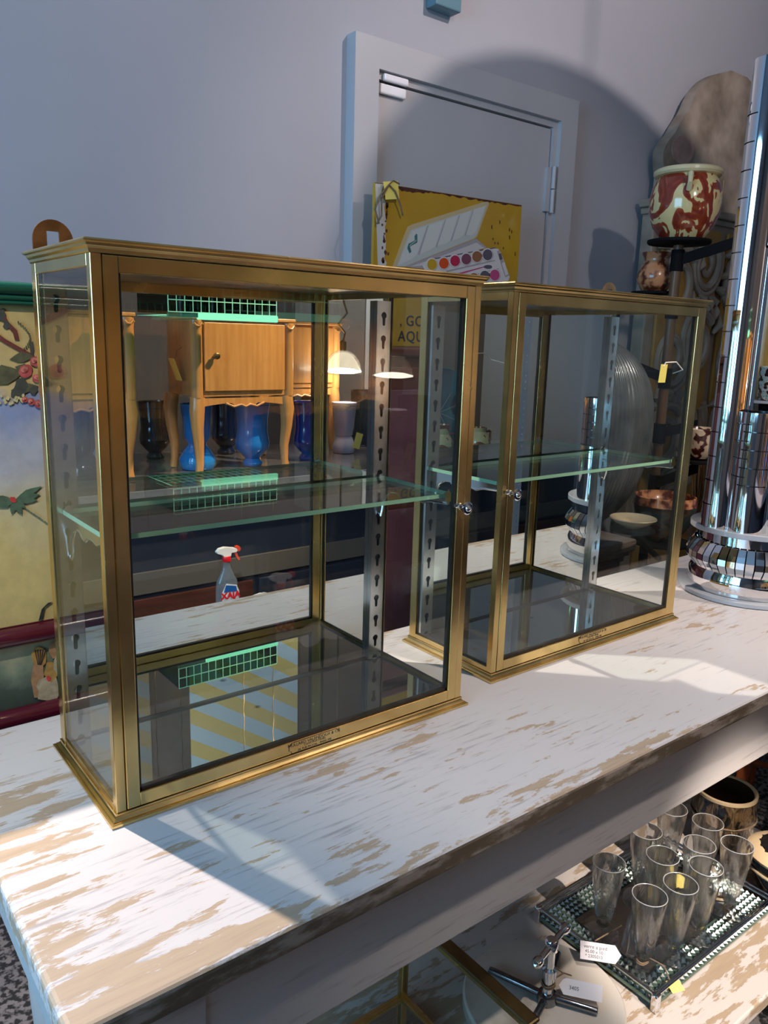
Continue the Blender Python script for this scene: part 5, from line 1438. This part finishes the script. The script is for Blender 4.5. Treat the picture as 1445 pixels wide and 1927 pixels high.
for x_ in (.01, GW - .01):
    for y_ in (.01, GD - .01):
        q = MB(); nlk = 50; st_ = (CZ - ga.z - GH) / nlk
        q.tube([(x_ + .0025 * sin(i * 2.1), y_ + .0025 * cos(i * 2.1), GH - .004 + i * st_ + (.004 if i == 50 else 0)) for i in range(nlk + 1)], .0016, 5); q.build('chain', M['old_brass'], ln)

# striped blinds high on the front wall
def striped(name, ca=(.62, .56, .20), cb=(.40, .62, .88)):
    m, nt, out = new_mat(name)
    b = N(nt, 'ShaderNodeBsdfPrincipled'); b.inputs['Roughness'].default_value = .8; nt.links.new(b.outputs[0], out.inputs[0])
    v = coords(nt, (1, 1, 1), rot=(0, radians(-55), 0))
    sp = N(nt, 'ShaderNodeSeparateXYZ'); nt.links.new(v, sp.inputs[0])
    ml = N(nt, 'ShaderNodeMath', operation='MULTIPLY'); ml.inputs[1].default_value = 5.6; nt.links.new(sp.outputs[0], ml.inputs[0])
    fr = N(nt, 'ShaderNodeMath', operation='FRACT'); nt.links.new(ml.outputs[0], fr.inputs[0])
    r = ramp(nt, [(.0, ca), (.5, cb)], 'CONSTANT'); nt.links.new(fr.outputs[0], r.inputs[0]); nt.links.new(r.outputs[0], b.inputs['Base Color'])
    return m


M['stripes'] = striped('stripes', (.62, .54, .22), (.46, .66, .90))
M['faded_stripes'] = striped('faded_stripes', (.26, .22, .13), (.20, .24, .28))
for x0_, x1_, lab in ((1.66, 2.46, 'wide yellow and pale blue diagonally striped blind high on the front wall'), (.95, 1.40, 'narrow faded tan and grey striped blind high on the front wall')):
    o = thing('striped_blind', lab, 'blind', (x0_, WF + .02, 2.28))
    q = MB(); q.box(0, -.003, 0, x1_ - x0_, .003, .80); q.build('fabric', M['stripes'] if x1_ > 2 else M['faded_stripes'], o)
    q = MB(); q.box(-.02, -.019, .80, x1_ - x0_ + .02, .03, .85); q.build('headrail', M['pale_edge'], o, bevel=.004)
    q = MB(); q.tube([(0, 0, 0), (x1_ - x0_, 0, 0)], .008, 10); q.build('bottom_bar', M['pale_edge'], o)

# tall cupboard against the front wall
cu0, cu1 = m1(604, 650, -2.85), m1(684, 650, -2.85)
cu = thing('tall_cupboard', 'tall grey brown cupboard with a white side door beyond the counter', 'cupboard', (cu0.x, -3.15, 0))
CW = cu1.x - cu0.x
q = MB(); q.box(0, 0, 0, CW + .42, .30, 2.0); q.build('carcass', pbr('cupboard_grey', (.26, .235, .23), .6, var=.1), cu, bevel=.004)
q = MB(); q.box(.01, .3005, .05, CW - .005, .318, 1.97); q.build('door', pbr('cupboard_door', (.27, .245, .24), .55, var=.1), cu, bevel=.003)
q = MB(); q.box(CW + .005, .3005, .05, CW + .41, .318, 1.97); q.build('door', M['plastic_white'], cu, bevel=.003)

# things the second mirror shows
td = m2(852, 800, -1.62)
disc = thing('teal_glass_disc', 'large teal stained glass disc with an orange spot on the counter', 'glass disc', (td.x, -1.66, zc0))
RD = .20
M['teal'] = pbr('teal', (.04, .32, .34), .1, col2=(.012, .05, .11), vscale=3.2, detail=2, coat=.5, lo=.42, hi=.58)
lat = lambda r, d0, d1, q_, mi, cx=0, cz=0: q_.flat([[(cx + r * cos(t), cz + r * sin(t)) for t in [2 * pi * i / 48 for i in range(48)]]], d1 - d0, at(0, (d0 + d1) / 2, RD) @ XZF, mi)
q = MB(); lat(RD, -.006, .006, q, 0); q.build('glass_plate', M['teal'], disc)
q = MB(); lat(.052, .006, .0075, q, 0, -.105, .015); lat(.021, .0075, .0090, q, 1, -.105, .015)
for i in range(5):
    a_ = -.9 + i * .62
    q.flat([[(.02 + .19 * t * cos(a_) * .9, -.02 + .19 * t * sin(a_) * .9 + s_) for t, s_ in ((-.7, 0), (1, 0), (1, .0024), (-.7, .0024))]], .002, at(0, .0068, RD) @ XZF, 2)
q.build('painted_eye', [pbr('eye_teal', (.01, .06, .09), .2), pbr('eye_orange', (.85, .20, .01), .3), pbr('lead_line', (.35, .50, .55), .3)], disc)
q = MB(); q.tube([(RD * cos(t), 0, RD + RD * sin(t)) for t in [2 * pi * i / 60 for i in range(60)]], .006, 8, closed=True); q.build('rim', pbr('teal_rim', (.03, .22, .22), .2), disc)
q = MB(); q.box(-.06, -.04, 0, .06, .03, .03); q.build('disc_foot', M['black'], disc, bevel=.004)
disc.location.z = zc0 + .007
for px_, hh, lab in ((842, .12, 'larger red and cream marbled jug in front of the teal disc'), (912, .095, 'smaller red and cream marbled jug in front of the teal disc')):
    a = m2(px_, 835, -1.50)
    o = thing('marbled_jug', lab, 'jug', (a.x, -1.50, zc0))
    q = MB(); q.lathe([(.001, 0), (.040, 0), (.060, .025), (.064, .055), (.050, .085), (.036, .105), (.042, hh + .03), (.036, hh + .03), (.03, .10), (.001, .03)], 40, close=False); q.build('jug_body', M['drip_glaze'], o)
    q = MB(); q.tube([(.045, 0, .100), (.085, 0, .105), (.085, 0, .06), (.062, 0, .05)], .008, 8); q.build('handle', M['drip_glaze'], o)
wp = m2(995, 750, -1.95)
o = thing('perforated_post', 'tall white perforated metal post standing at the far counter edge', 'post', (wp.x, -1.20, 0))
wp = m2(995, 750, -1.20); o.location.x = wp.x
q = MB()
holes = [[(-.012 + .004 * cos(t), .10 + .030 * i + .004 * sin(t)) for t in [2 * pi * j / 8 for j in range(8)]] for i in range(60)]
q.flat([[(-.030, 0), (.030, 0), (.030, 2.0), (-.030, 2.0)]] + holes, .003, XZF); q.build('perforated_face', M['plastic_white'], o)
q = MB(); q.box(-.030, -.030, 0, -.027, -.0016, 2.0); q.box(.027, -.030, 0, .030, -.0016, 2.0); q.build('flange', M['plastic_white'], o)
q = MB(); q.box(-.07, -.08, 0, .07, .05, .012); q.build('post_foot', M['plastic_white'], o)
